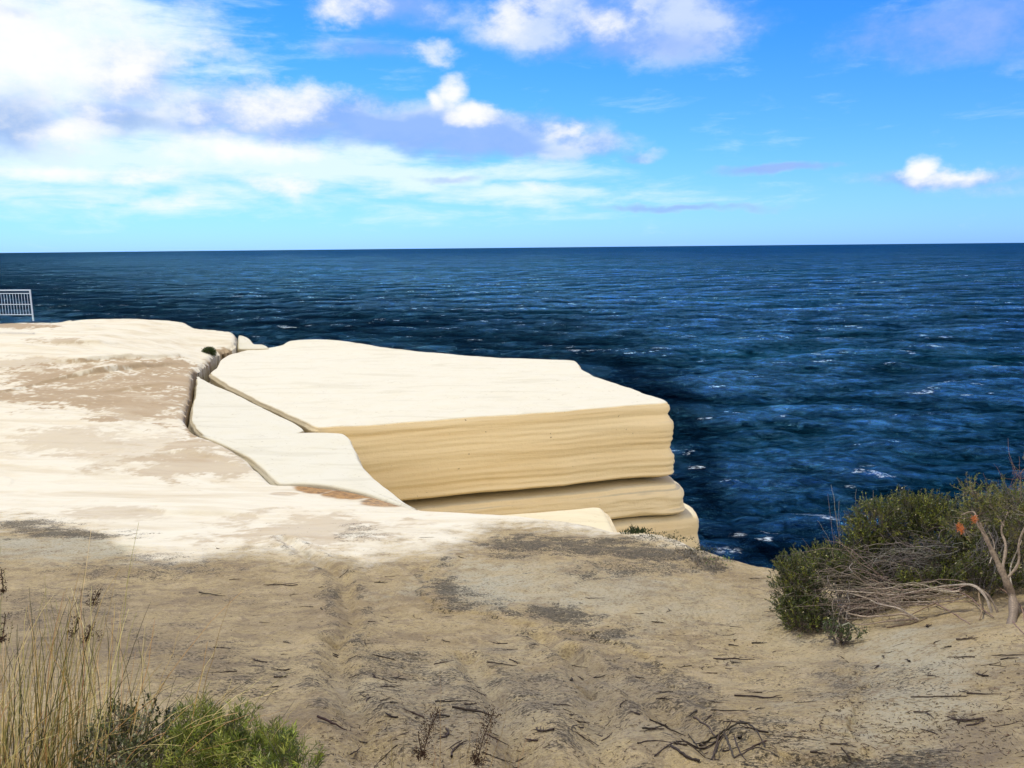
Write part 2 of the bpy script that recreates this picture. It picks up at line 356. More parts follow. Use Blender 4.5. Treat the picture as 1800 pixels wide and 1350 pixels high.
def rock_mat(name, top, side, side2, streak=1.0):
    """pale weathered tops, warm bedded side faces"""
    m, t, b, out = new_mat(name)
    g = t.node('ShaderNodeNewGeometry'); pos = g.outputs['Position']; N = t.sep(g.outputs['Normal'])
    bed = t.noise(t.vmath('MULTIPLY', pos, (0.12, 0.12, 2.2)), 1.6, 6, 0.6, 0.25)
    fine = t.noise(t.vmath('MULTIPLY', pos, (0.5, 0.5, 6.0)), 3.0, 5, 0.6)
    nm = t.noise(pos, 2.2, 6, 0.6); nf = t.noise(pos, 30, 5, 0.65)
    pit = t.noise(pos, 11, 3, 0.6)
    sd_ = t.mix(t.step(bed, 0.36, 0.62), side2, side)
    sd_ = t.mix(t.step(fine, 0.4, 0.65, 0, 0.10), sd_, side2)
    sd_ = t.mix(t.step(nf, 0.36, 0.24, 0, 0.5), sd_, (0.25, 0.19, 0.10))
    tp = t.mix(t.step(nm, 0.35, 0.7, 0, 0.5), top, (top[0]*0.97, top[1]*0.95, top[2]*0.88))
    tp = t.mix(t.math('MULTIPLY', t.step(nf, 0.36, 0.27, 0, 0.45), t.step(nm, 0.45, 0.6)), tp, (0.45, 0.4, 0.33))
    rp = t.noise(t.vmath('MULTIPLY', pos, (0.35, 1.6, 1)), 1.1, 7, 0.6, 0.8)
    tp = t.mix(t.step(rp, 0.52, 0.66, 0, 0.45), tp, (top[0]*0.80, top[1]*0.78, top[2]*0.72))
    tp = t.mix(t.step(t.noise(pos, 5.0, 6, 0.7, 1.5), 0.60, 0.66, 0, 0.5), tp, (top[0]*0.62, top[1]*0.56, top[2]*0.48))
    up = t.step(t.math('ADD', N[2], t.math('MULTIPLY', t.math('SUBTRACT', nm, 0.5), 0.25)), 0.6, 0.92)
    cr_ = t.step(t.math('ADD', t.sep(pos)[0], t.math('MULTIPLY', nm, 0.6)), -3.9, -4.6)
    sd_ = t.mix(cr_, sd_, t.mix(nf, (0.36, 0.31, 0.20), (0.50, 0.44, 0.30)))      # painted shade: side colour greyed and darkened inside the long crack
    dots = t.step(t.noise(pos, 9.0, 2, 0.5), 0.745, 0.765)
    sd_ = t.mix(t.math('MULTIPLY', dots, 0.7), sd_, (0.16, 0.12, 0.07))
    c = t.mix(up, sd_, tp)
    t.put(b.inputs['Base Color'], c); b.inputs['Roughness'].default_value = 0.9; b.inputs['Specular IOR Level'].default_value = 0.15
    h = t.math('ADD', t.math('MULTIPLY', bed, 1.2*streak), t.math('ADD', t.math('MULTIPLY', fine, 0.25*streak), t.math('ADD', t.math('MULTIPLY', nf, 0.12), t.math('MULTIPLY', pit, 0.25))))
    h = t.math('MULTIPLY', h, t.step(up, 0.0, 1.0, 1.0, 0.15))
    t.put(b.inputs['Normal'], t.bump(h, 0.8, 0.05))
    return m
ROCK = rock_mat('pale_sandstone', (0.555, 0.54, 0.45), (0.86, 0.725, 0.45), (0.78, 0.63, 0.36))
ROCK2 = rock_mat('cream_sandstone', (0.60, 0.545, 0.39), (0.86, 0.735, 0.475), (0.79, 0.65, 0.39))
SLABM = rock_mat('smooth_pale_sandstone', (0.535, 0.525, 0.44), (0.50, 0.46, 0.34), (0.40, 0.35, 0.25))
CLIFF = rock_mat('cliff_sandstone', (0.72, 0.62, 0.44), (0.50, 0.38, 0.23), (0.33, 0.24, 0.14))

def metal_mat():
    m, t, b, out = new_mat('galvanised_metal'); pos = t.node('ShaderNodeNewGeometry').outputs['Position']
    n = t.noise(pos, 12, 4); t.put(b.inputs['Base Color'], t.mix(n, (0.36, 0.44, 0.56), (0.50, 0.58, 0.70)))
    b.inputs['Metallic'].default_value = 0.35; b.inputs['Roughness'].default_value = 0.5; return m
METAL = metal_mat()

def water_mat():
    m, t, b, out = new_mat('sea_water')
    pos = t.node('ShaderNodeNewGeometry').outputs['Position']
    at = t.sep(t.attr('m1')[0]); crest, sea_shade = at[0], at[1]
    L = t.noise(t.vmath('MULTIPLY', pos, (0.6, 1.6, 1)), 0.004, 6, 0.6)
    Mn = t.noise(t.vmath('MULTIPLY', pos, (0.7, 1.5, 1)), 0.05, 5, 0.6)
    base = t.ramp(L, [(0.3, (0.0006, 0.009, 0.022)), (0.5, (0.0006, 0.014, 0.027)), (0.7, (0.0008, 0.022, 0.034))])
    sea_shade_sock = sea_shade
    base = t.mix(t.math('MULTIPLY', sea_shade, 0.97), base, (0.0004, 0.003, 0.010))  # painted shade: mask darkens the water colour
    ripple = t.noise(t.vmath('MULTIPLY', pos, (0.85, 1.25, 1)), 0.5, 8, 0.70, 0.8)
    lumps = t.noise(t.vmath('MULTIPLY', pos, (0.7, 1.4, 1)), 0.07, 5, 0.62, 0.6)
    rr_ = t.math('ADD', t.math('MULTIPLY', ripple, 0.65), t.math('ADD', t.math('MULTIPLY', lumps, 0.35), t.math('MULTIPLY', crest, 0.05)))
    base = t.mix(1.0, base, t.ramp(rr_, [(0.40, (0.22, 0.25, 0.35)), (0.5, (0.9, 0.9, 0.95)), (0.56, (1.8, 1.6, 1.5)), (0.66, (9.0, 4.5, 3.4))]), 'MULTIPLY')  # wave highlights and dark troughs painted into the water colour
    # whitecaps: short streaks on the wave crests
    f1 = t.noise(t.vmath('MULTIPLY', pos, (0.55, 1.3, 1)), 0.24, 5, 0.66)
    f2 = t.noise(t.vmath('MULTIPLY', pos, (1, 1.6, 1)), 1.6, 5, 0.7)
    f3 = t.noise(pos, 0.012, 4, 0.6)
    fo = t.math('ADD', t.math('MULTIPLY', f1, 1.0), t.math('ADD', t.math('MULTIPLY', t.math('SUBTRACT', f3, 0.5), 0.22), t.math('MULTIPLY', t.math('SUBTRACT', crest, 0.5), 0.16)))
    foam = t.math('MULTIPLY', t.step(fo, 0.68, 0.72), t.step(f2, 0.42, 0.6))
    foam = t.math('MAXIMUM', foam, t.math('MULTIPLY', at[2], t.step(f2, 0.46, 0.62)))
    c = t.mix(foam, base, (0.6, 0.7, 0.78))
    t.put(b.inputs['Base Color'], c)
    t.put(b.inputs['Roughness'], t.math('ADD', 0.12, t.math('MULTIPLY', foam, 0.6)))
    w1 = t.noise(t.vmath('MULTIPLY', pos, (0.6, 1.5, 1)), 0.22, 6, 0.68, 0.5)
    w2 = t.noise(t.vmath('MULTIPLY', pos, (0.8, 1.5, 1)), 0.9, 6, 0.65, 0.4)
    n1 = t.bump(w1, 1.0, 2.6); n2 = t.bump(w2, 1.0, 0.5, n1)
    df = t.node('ShaderNodeBsdfDiffuse'); t.put(df.inputs['Color'], c); t.l.new(n2, df.inputs['Normal'])
    gl = t.node('ShaderNodeBsdfGlossy'); gl.inputs['Color'].default_value = (0.15, 0.38, 0.55, 1); gl.inputs['Roughness'].default_value = 0.15; t.l.new(n2, gl.inputs['Normal'])
    fr = t.node('ShaderNodeFresnel'); fr.inputs['IOR'].default_value = 1.30; t.l.new(n2, fr.inputs['Normal'])
    fac = t.step(fr.outputs[0], 0.02, 0.9, 0.015, 0.24, mode='LINEAR')
    big = t.noise(t.vmath('MULTIPLY', pos, (0.4, 1.3, 1)), 0.012, 6, 0.65, 0.5)
    mod = t.math('ADD', t.math('MULTIPLY', ripple, 0.45), t.math('ADD', t.math('MULTIPLY', lumps, 0.35), t.math('MULTIPLY', big, 0.2)))
    mod = t.math('ADD', mod, t.math('MULTIPLY', t.math('SUBTRACT', crest, 0.5), 0.10))
    fac = t.math('MULTIPLY', fac, t.math('POWER', t.step(mod, 0.40, 0.62, 0.25, 1.75, mode='LINEAR'), 2.2))
    fac = t.math('MULTIPLY', fac, t.step(sea_shade_sock, 0.0, 1.0, 1.0, 0.08))
    mx = t.node('ShaderNodeMixShader'); t.l.new(fac, mx.inputs[0]); t.l.new(df.outputs[0], mx.inputs[1]); t.l.new(gl.outputs[0], mx.inputs[2]); t.l.new(mx.outputs[0], out.inputs[0])
    return m
WATER = water_mat()

def seg_d(px, py, pts):
    best = np.full(px.shape, 1e9)
    for (ax, ay), (bx, by) in zip(pts[:-1], pts[1:]):
        dx, dy = bx-ax, by-ay; t = np.clip(((px-ax)*dx+(py-ay)*dy)/(dx*dx+dy*dy+1e-9), 0, 1)
        best = np.minimum(best, (px-ax-t*dx)**2+(py-ay-t*dy)**2)
    return np.sqrt(best)
# ------------------------------------------------------------------ sea
def build_sea():
    r = np.concatenate([[8, 25, 45], 62*np.exp(np.linspace(0, math.log(45000/62.), 1000))])
    a = np.concatenate([np.linspace(-180, -44, 60)[:-1], np.linspace(-44, 44, 860), np.linspace(44, 180, 60)[1:]])*math.pi/180
    RR, AA = np.meshgrid(r, a, indexing='ij'); X = RR*np.sin(AA); Y = RR*np.cos(AA); Z = np.zeros_like(X)
    sp = np.maximum(0.0066*RR, 0.3); crest = np.zeros_like(X)
    rg = np.random.default_rng(3); amp = 0.0
    for lam in np.exp(np.linspace(math.log(2.2), math.log(46), 60)):
        ang = D2R(-100)+rg.normal()*0.55          # travelling towards the cliff
        A = 0.0165*lam**0.55*rg.uniform(.6, 1.3); ph = rg.uniform(0, 6.28); k = 2*math.pi/lam
        att = sstep(lam/sp, 2.5, 5.0)
        s = np.sin(k*(X*math.cos(ang)+Y*math.sin(ang))+ph+0.6*np.sin((X*0.7-Y*0.3)/lam*0.9+ph*3))
        Z += att*A*(s+0.22*np.cos(2*np.arcsin(np.clip(s, -1, 1))))
    crest = np.clip(0.5+Z/np.maximum(0.9, 0)/1.1, 0, 1)
    px, py = proj(X, Y, Z)
    # painted shade: dark band put into the water colour along the headland's outline
    nz = fbm(X/60, Y/60, 5, 21)
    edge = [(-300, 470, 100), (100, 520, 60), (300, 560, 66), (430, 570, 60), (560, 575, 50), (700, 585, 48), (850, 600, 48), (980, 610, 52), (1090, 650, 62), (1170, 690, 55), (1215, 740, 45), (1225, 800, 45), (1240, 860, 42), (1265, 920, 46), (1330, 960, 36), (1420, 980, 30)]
    sea_shade = np.zeros_like(X)
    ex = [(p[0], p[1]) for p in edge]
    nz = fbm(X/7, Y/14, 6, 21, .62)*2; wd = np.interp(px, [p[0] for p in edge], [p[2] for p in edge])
    sea_shade = sstep(1.0-seg_d(px, py, ex)/(wd*2.6)+nz*0.35, 0.0, 1.35)
    wash = np.zeros_like(X)
    for (cx, cy, rx, ry) in [(1278, 967, 30, 6), (1298, 940, 18, 4), (1497, 855, 14, 2)]:
        wash = np.maximum(wash, sstep(1-np.sqrt(((px-cx)/rx)**2+((py-cy)/ry)**2), 0, .7))
    V = np.stack([X, Y, Z], -1).reshape(-1, 3)
    nr, na = X.shape; i = np.arange(nr-1)[:, None]*na; j = np.arange(na-1)[None]
    Fq = np.stack([i+j, i+na+j, i+na+j+1, i+j+1], -1).reshape(-1, 4)
    o = mesh_obj('water', V, Fq, WATER, cols={'m1': np.stack([crest, sea_shade, wash], -1).reshape(-1, 3)})
    tag(o, kind='structure')
build_sea()

# ------------------------------------------------------------------ ground and rock platform: one height field
# (pixel x, pixel y, height below the eye) -> world
back_edge = [(-420, 575, -2.75), (-150, 570, -2.85), (0, 568, -2.9), (40, 566, -2.92), (95, 566, -2.95), (150, 561, -2.92), (205, 559, -2.92), (260, 561, -2.98), (300, 563, -3.05), (330, 567, -3.15),
             (343, 577, -3.3), (380, 581, -3.4), (408, 585, -3.5), (416, 590, -3.55), (414, 606, -3.75)]
crack_edge = [(402, 614, -3.85), (378, 622, -3.9), (366, 636, -3.92), (345, 651, -3.95), (339, 662, -3.92), (336, 690, -3.88), (328, 715, -3.85), (325, 737, -3.84), (334, 752, -3.84), (352, 765, -3.83), (385, 780, -3.8), (425, 800, -3.78), (455, 824, -3.76), (483, 848, -3.75)]
lip_edge = [(530, 850, -3.72), (600, 858, -3.68), (660, 872, -3.62), (712, 889, -3.55), (745, 896, -3.5), (800, 900, -3.46), (860, 903, -3.43), (920, 907, -3.4), (980, 914, -3.36), (1040, 923, -3.33), (1085, 935, -3.3), (1110, 936, -3.25), (1160, 940, -3.2), (1230, 962, -3.12),
            (1290, 984, -3.05), (1370, 996, -3.0), (1450, 994, -2.95), (1540, 985, -2.9), (1660, 970, -2.85), (1800, 955, -2.8), (2050, 930, -2.7)]
inner = [(0, 1350, -1.50), (450, 1350, -1.55), (900, 1350, -1.62), (1350, 1350, -1.62), (1800, 1350, -1.50), (0, 1100, -2.3), (450, 1100, -2.45), (900, 1150, -2.4), (1250, 1150, -2.45), (1400, 1150, -2.45),
         (0, 1000, -2.72), (300, 1000, -2.85), (600, 1000, -2.9), (850, 1020, -2.85), (1050, 1000, -2.9), (1200, 1050, -2.75), (1320, 1060, -2.75), (0, 915, -3.1), (200, 930, -3.12), (400, 940, -3.15), (600, 930, -3.2), (800, 945, -3.18),
         (0, 850, -3.5), (200, 860, -3.55), (350, 865, -3.6), (500, 875, -3.55), (600, 890, -3.48), (0, 780, -3.58), (200, 800, -3.66), (350, 810, -3.74), (420, 830, -3.74),
         (0, 700, -3.5), (200, 720, -3.62), (280, 740, -3.74), (0, 650, -3.36), (200, 650, -3.55), (290, 670, -3.78), (0, 610, -3.1), (150, 600, -3.12), (300, 620, -3.6), (250, 585, -3.2), (360, 600, -3.6), (100, 575, -2.96),
         (1500, 1080, -2.45), (1620, 1120, -2.15), (1500, 1200, -2.1), (1700, 1180, -1.85), (1800, 1100, -1.95), (1650, 1040, -2.35), (1760, 1060, -2.15), (1450, 1040, -2.7), (1600, 1010, -2.65), (1800, 1020, -2.3), (1600, 1300, -1.65),
         (-300, 1000, -2.6), (-300, 800, -3.4), (-300, 650, -3.2), (2100, 1100, -1.8)]
P = []; Zc = []
for q in back_edge+crack_edge+lip_edge+inner:
    h = hit(*q); P.append(h[:2]); Zc.append(h[2])
for (x, y, z) in [(0, 0, -1.6), (-3, 0, -1.4), (3, 0, -1.35), (0, -4, -1.4), (-8, -4, -1.1), (8, -4, -0.9), (-25, 5, -1.5), (25, 2, -1.2), (-35, 20, -2.2), (-60, 0, -1.5), (60, 0, -1), (0, -40, 0.5), (-45, 45, -2.5), (9, 3, -1.5), (-9, 4, -2.1)]:
    P.append((x, y)); Zc.append(z)
ground_rbf = rbf_fit(P, Zc)
OUT = [hit(*q)[:2] for q in back_edge+crack_edge+lip_edge]
OUT = OUT+[(30, 9), (60, 6), (60, -45), (-70, -45), (-70, 45), (-40, 43)]
OUTP = smooth_closed(OUT, 0.12)
OUTP = OUTP+0.0
_nn = outward(OUTP); _s = np.cumsum(np.linalg.norm(OUTP-np.roll(OUTP, 1, 0), axis=1))
OUTP = OUTP+_nn*((fbm(_s*0.9, _s*0+3, 3, 77)*0.09)[:, None])*np.clip(np.linalg.norm(OUTP, axis=1)/14, .3, 1)[:, None]

def poly_sd(X, Y, P):
    """signed distance (inside negative) and nearest point, for flat arrays"""
    ins = np.zeros(X.shape, bool); best = np.full(X.shape, 1e9); nx = np.zeros_like(X); ny = np.zeros_like(X)
    Q = np.roll(P, -1, 0)
    for (ax, ay), (bx, by) in zip(P, Q):
        if (ay > Y.min()-1 or by > Y.min()-1):
            c = ((ay > Y) != (by > Y)); 
            if c.any(): ins ^= c & (X < (bx-ax)*(Y-ay)/((by-ay) if by != ay else 1e-9)+ax)
        dx, dy = bx-ax, by-ay; L = dx*dx+dy*dy+1e-12
        t = np.clip(((X-ax)*dx+(Y-ay)*dy)/L, 0, 1); qx = ax+t*dx; qy = ay+t*dy; d = (X-qx)**2+(Y-qy)**2
        m = d < best; best = np.where(m, d, best); nx = np.where(m, qx, nx); ny = np.where(m, qy, ny)
    d = np.sqrt(best); return np.where(ins, -d, d), nx, ny

def w2(q): return ground_pt(q[0], q[1])[:2]

def gz0(x, y): return ground_rbf(x, y)
def ground_pt(px, py):
    """world point where the line of sight meets the undetailed ground"""
    d = pdir(px, py); d = d/np.linalg.norm(d); t = 1.0
    T = np.exp(np.linspace(math.log(1.2), math.log(50), 220)); X = d[0]*T; Y = d[1]*T; Z = d[2]*T
    s = Z-gz0(X, Y); k = np.argmax(s < 0)
    if k == 0: k = len(T)-1
    a, b = T[k-1], T[k]; sa, sb = s[k-1], s[k]; t = a+(b-a)*sa/(sa-sb+1e-12)
    return np.array([d[0]*t, d[1]*t, d[2]*t])

# features in plan: gullies, crust step, bedding ridges (world polylines)
def wl(pts): return np.array([w2(q) for q in pts])
crust_line = wl([(735, 1000), (745, 1040), (765, 1072), (830, 1082), (900, 1098), (960, 1112), (1040, 1122), (1090, 1140), (1150, 1175), (1200, 1215), (1250, 1265), (1300, 1330)])
crust_poly = wl([(735, 1000), (745, 1040), (765, 1072), (830, 1082), (900, 1098), (960, 1112), (1040, 1122), (1090, 1140), (1150, 1175), (1200, 1215), (1250, 1265), (1330, 1345), (1500, 1345), (1500, 1150), (1380, 1020), (1250, 985), (1100, 950), (950, 950), (850, 960)])
gullies = [wl([(950, 1120), (1005, 1165), (1040, 1215), (1050, 1280), (1060, 1350)]), wl([(820, 1160), (860, 1210), (885, 1260), (910, 1350)]), wl([(1040, 1215), (1100, 1230), (1180, 1260), (1260, 1330)]), wl([(590, 1130), (600, 1200), (640, 1280), (650, 1350)]), wl([(500, 950), (600, 1010), (620, 1100), (590, 1130)]), wl([(1000, 1150), (1060, 1190), (1130, 1230)])]
ledges = [(wl([(-60, 700), (0, 692), (60, 675), (120, 662), (200, 652), (280, 645), (335, 640)]), 0.16, .10), (wl([(60, 640), (150, 636), (240, 630), (300, 628), (350, 626)]), 0.12, .08), (wl([(-60, 716), (0, 722), (120, 718), (230, 736), (300, 752)]), -0.10, .25),
          (wl([(60, 604), (110, 602), (170, 606), (240, 603)]), 0.10, .10), (wl([(150, 690), (230, 682), (320, 676)]), 0.10, .10), (wl([(200, 812), (300, 800), (380, 808), (430, 822)]), 0.06, .12), (wl([(120, 905), (260, 898), (400, 905), (500, 912)]), 0.05, .08)]
def ground_z(X, Y, fine=True):
    Z = gz0(X, Y); r = np.hypot(X, Y)
    far = np.clip(r/20, .3, 1)
    Z = Z+fbm(X/2.2, Y/1.6, 4, 5)*0.13*far
    Z = Z+fbm(X/0.5, Y/0.4, 4, 9)*0.05*sstep(11-r, 0, 3)
    for ln, hh, wd_ in ledges:
        o_ = np.argsort(ln[:, 0]); lx, ly = ln[o_, 0], ln[o_, 1]; yl = np.interp(X, lx, ly)+fbm(X*1.3, X*0+hh*50, 4, 83)*.5
        win = sstep(X, lx[0]-.2, lx[0]+1.2)*(1-sstep(X, lx[-1]-1.2, lx[-1]+.2)); Z = Z+hh*win*(sstep(Y-yl, -wd_, wd_)-sstep(Y-yl, wd_, 2.2+abs(hh)*8))
    if fine:
        dc = seg_d(X, Y, crust_line)
        near = np.nonzero(r < 10.5)[0] if r.ndim == 1 else None
        if near is not None and len(near):
            sdv, _, _ = poly_sd(X[near], Y[near], crust_poly); w_ = fbm(X[near]*5, Y[near]*5, 4, 47)*0.25+fbm(X[near]*20, Y[near]*20, 3, 48)*.05
            Z[near] += 0.022*sstep(-(sdv+w_), -0.01, 0.03)
        for g in gullies:
            dg = seg_d(X, Y, g)+fbm(X*6, Y*6, 3, 44)*0.08
            Z = Z-0.040*np.exp(-(dg/0.055)**2)+0.020*np.exp(-((dg-0.13)/0.07)**2)
        Z = Z+fbm(X*14, Y*14, 3, 61)*0.012*sstep(10-r, 0, 3)
        # rippled bedding ledges on the bare rock
        t = (Y*0.9+X*0.25+fbm(X/3, Y/3, 3, 12)*4.0)/1.7
        Z = Z+0.05*sstep(t-np.floor(t), 0.55, 1.0)*sstep(r, 11, 14)*sstep(fbm(X/5, Y/4, 2, 18), -.1, .15)
    return Z
def gp(px, py, up=0.0):
    """point of the detailed ground seen near a given spot of the view, world coordinates"""
    q = ground_pt(px, py); z = float(ground_z(np.array([q[0]]), np.array([q[1]]))[0]); return np.array([q[0], q[1], z+CZ+up])

def build_ground():
    c0 = (0.0, -1.5)
    r = np.concatenate([[0.02, 0.6, 1.2, 1.8, 2.3], 2.7*np.exp(np.linspace(0, math.log(56/2.7), 930)), [65, 80]])
    a = np.concatenate([np.linspace(-180, -40, 90)[:-1], np.linspace(-40, 40, 900), np.linspace(40, 180, 90)[1:]])*math.pi/180
    RR, AA = np.meshgrid(r, a, indexing='ij'); X = c0[0]+RR*np.sin(AA); Y = c0[1]+RR*np.cos(AA)
    sh = X.shape; x = X.ravel(); y = Y.ravel()
    # coarse distance first, exact only near the edge
    d = np.full(x.shape, -99.0); nx = x.copy(); ny = y.copy()
    ins = np.zeros(x.shape, bool)
    Pc = OUTP; Q = np.roll(Pc, -1, 0)
    for (ax, ay), (bx, by) in zip(Pc, Q):
        if ay == by: continue
        lo, hi = min(ay, by), max(ay, by)
        m = np.nonzero((y >= lo) & (y < hi))[0]
        if len(m): ins[m] ^= x[m] < (bx-ax)*(y[m]-ay)/(by-ay)+ax
    # cells of the edge points
    key = (np.floor(x/0.6).astype(np.int64)*100003+np.floor(y/0.6).astype(np.int64))
    order = np.argsort(key); ks = key[order]
    best = np.full(x.shape, 9.0)
    dense = smooth_open(Pc)
    cells = {}
    for p in dense: cells.setdefault((int(math.floor(p[0]/0.6)), int(math.floor(p[1]/0.6))), []).append(p)
    todo = {}
    for (cx, cy), pts in cells.items():
        for ddx in (-1, 0, 1):
            for ddy in (-1, 0, 1): todo.setdefault((cx+ddx, cy+ddy), []).extend(pts)
    for (cx, cy), pts in todo.items():
        kk = cx*100003+cy; lo = np.searchsorted(ks, kk); hi = np.searchsorted(ks, kk, 'right')
        if hi <= lo: continue
        idx = order[lo:hi]; pts = np.array(pts)
        for s0 in range(0, len(idx), 4000):
            ii = idx[s0:s0+4000]
            D = (x[ii][:, None]-pts[None, :, 0])**2+(y[ii][:, None]-pts[None, :, 1])**2
            k = D.argmin(1); dm = np.sqrt(D[np.arange(len(ii)), k]); best[ii] = dm; nx[ii] = pts[k, 0]; ny[ii] = pts[k, 1]
    cell = np.maximum(0.0033*RR.ravel(), 0.0016*RR.ravel())*1.0+0.004
    snap = (best < cell*0.75)
    x = np.where(snap, nx, x); y = np.where(snap, ny, y); ins |= snap; best = np.where(snap, 0, best)
    z = ground_z(x, y)
    rad = np.clip(np.hypot(x, y)/90, 0.05, 0.22)
    e = np.clip(1-best/rad, 0, 1); z = np.where(ins, z-rad*0.55*(1-np.sqrt(np.maximum(1-e*e, 0))), -CZ-1.5)
    V = np.stack([x, y, z+CZ], 1)
    px, py = proj(V[:, 0], V[:, 1], V[:, 2])
    n1 = fbm(x*0.9, y*0.9, 4, 51); n2 = fbm(x*5, y*5, 3, 52)
    # ---- where bare rock gives way to sand (line in plan, through known points)
    line = [(-600, 905), (0, 912), (90, 922), (170, 930), (230, 965), (330, 975), (430, 955), (520, 965), (640, 985), (700, 975), (760, 980), (830, 960), (900, 935), (960, 925), (1040, 930), (1100, 938), (1200, 960), (2500, 960)]
    lx = np.interp(px, [p[0] for p in line], [p[1] for p in line])
    inview = px > -5000
    scale = np.clip(300/np.maximum(py-430, 40), .3, 1.6)
    rock = np.where(inview, sstep(lx-py+n1*70+n2*30, -75, 55), 0.0)
    rock = np.where((~inview) & (y > 10), 1.0, rock)
    wx = fbm(x*1.7+9, y*1.7, 5, 71, .6)*2; wy = fbm(x*1.7-5, y*1.7+3, 5, 73, .6)*2; n3 = fbm(x*9, y*9, 4, 75, .65)*2
    def blob(cx, cy, rx, ry, k=1.0, hard=1.0):
        return k*sstep(1.15-np.sqrt(((px-cx+wx*rx*.9)/rx)**2+((py-cy+wy*ry*.9)/ry)**2)+n3*0.55, 0.0, hard)
    dark = np.zeros_like(x); 
    for b in [(40, 922, 110, 16), (110, 938, 130, 12), (780, 1040, 40, 45), (800, 1070, 80, 20, .8), (900, 975, 70, 14, .8), (960, 955, 120, 16), (1060, 958, 130, 22), (1160, 968, 110, 24), (1230, 990, 60, 20), (960, 1082, 90, 26), (1060, 1110, 70, 22, .8), (600, 1045, 60, 20, .9), (700, 1180, 200, 60, .55), (900, 1220, 200, 70, .55), (1150, 1230, 100, 60, .5), (450, 1180, 160, 80, .4), (250, 1000, 260, 30, .4), (350, 1150, 260, 120, .3), (1100, 1000, 160, 24, .7), (850, 1060, 130, 40, .5),
              (1170, 1190, 40, 20, .7), (1230, 1240, 40, 30, .6), (700, 1160, 120, 60, .5), (800, 1250, 160, 70, .45), (640, 1250, 90, 60, .45), (960, 1200, 50, 50, .5), (1000, 1290, 40, 60, .5), (1450, 1330, 120, 30, .8), (1600, 1330, 150, 30, .9), (1350, 1200, 120, 40, .35), (1560, 1190, 140, 50, .4), (1330, 1280, 120, 40, .4), (640, 940, 60, 18, .5), (180, 1060, 80, 60, .5), (60, 1080, 90, 60, .4), (1480, 1190, 90, 60, .55)]:
        dark = np.maximum(dark, blob(*b))
    for g in gullies:
        dg = seg_d(x, y, g)+n3*0.05; dark = np.maximum(dark, 0.55*np.exp(-((dg-0.12)/0.05)**2)*np.clip(.6+n2*3, 0, 1)); dark = dark*(1-0.8*np.exp(-(dg/0.05)**2))
    dl = seg_d(x, y, crust_line); dark = np.maximum(dark, np.clip(0.45+n3*1.2, 0, .75)*np.exp(-(np.abs(dl+n2*0.16)/0.045)**2)*(1-rock))
    crust = np.zeros_like(x)
    for b in [(90, 965, 190, 28), (880, 1040, 170, 45), (1050, 1040, 200, 60, .6), (1560, 1230, 260, 100, .7), (1650, 1150, 200, 70, .8), (1200, 1080, 200, 60, .5), (1450, 1110, 240, 90, .3), (900, 1230, 300, 100, .35)]: crust = np.maximum(crust, blob(*b))
    tan = np.zeros_like(x)
    for b in [(200, 690, 260, 34), (120, 665, 200, 26), (300, 668, 80, 26, .8), (280, 640, 100, 12, .8), (60, 700, 160, 14), (250, 715, 100, 30, .7), (150, 634, 60, 6, .8), (330, 815, 140, 34, .55), (120, 780, 160, 30, .45), (240, 790, 200, 40, .4), (110, 600, 60, 7, .6), (20, 572, 70, 8, 1.0),
              (50, 640, 90, 20, .5), (200, 905, 110, 16, .45), (560, 935, 200, 30, .5), (350, 780, 80, 12, .6), (395, 618, 24, 6, 1.0), (335, 720, 14, 50, .8)]: tan = np.maximum(tan, blob(*b, 0.55) if len(b) == 5 else blob(*b))
    org = np.zeros_like(x)
    for b in [(555, 858, 45, 11), (620, 868, 60, 12), (680, 882, 55, 11, .9), (500, 868, 30, 4, .4)]: org = np.maximum(org, sstep(1-np.sqrt(((px-b[0])/b[2])**2+((py-b[1])/b[3])**2)+n2*0.3, 0, .25)*(b[4] if len(b) > 4 else 1))
    dull_sand = np.zeros_like(x)  # duller grey-brown areas of the sand
    for b in [(1760, 1310, 140, 70, 1.0), (1800, 1200, 60, 60, .4), (900, 1330, 90, 60, .3), (60, 1100, 160, 60, .6), (250, 1120, 330, 110, .5), (560, 1060, 160, 60, .35), (620, 1250, 120, 80, .4), (1040, 1230, 200, 90, .6), (850, 1280, 200, 80, .5), (1480, 1180, 90, 50, .6)]: dull_sand = np.maximum(dull_sand, blob(*b))
    m1 = np.stack([rock, dark, tan], 1); m2 = np.stack([org, crust, dull_sand], 1)
    nr, na = sh; i = np.arange(nr-1)[:, None]*na; j = np.arange(na-1)[None]
    Fq = np.stack([i+j, i+na+j, i+na+j+1, i+j+1], -1).reshape(-1, 4)
    Fq = Fq[ins[Fq].any(1)]
    isrock = rock[Fq].mean(1) > 0.5
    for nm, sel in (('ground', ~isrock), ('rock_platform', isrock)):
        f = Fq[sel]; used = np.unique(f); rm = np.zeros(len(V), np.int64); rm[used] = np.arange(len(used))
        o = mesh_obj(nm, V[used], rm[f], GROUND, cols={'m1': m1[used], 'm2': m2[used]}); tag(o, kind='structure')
def smooth_open(P):
    out = []
    for a, b in zip(P, np.roll(P, -1, 0)):
        L = np.linalg.norm(b-a); n = max(1, int(L/0.03)) if L < 2 else max(1, int(L/0.3))
        t = np.arange(n)[:, None]/n; out.append(a*(1-t)+b*t)
    return np.concatenate(out)
build_ground()

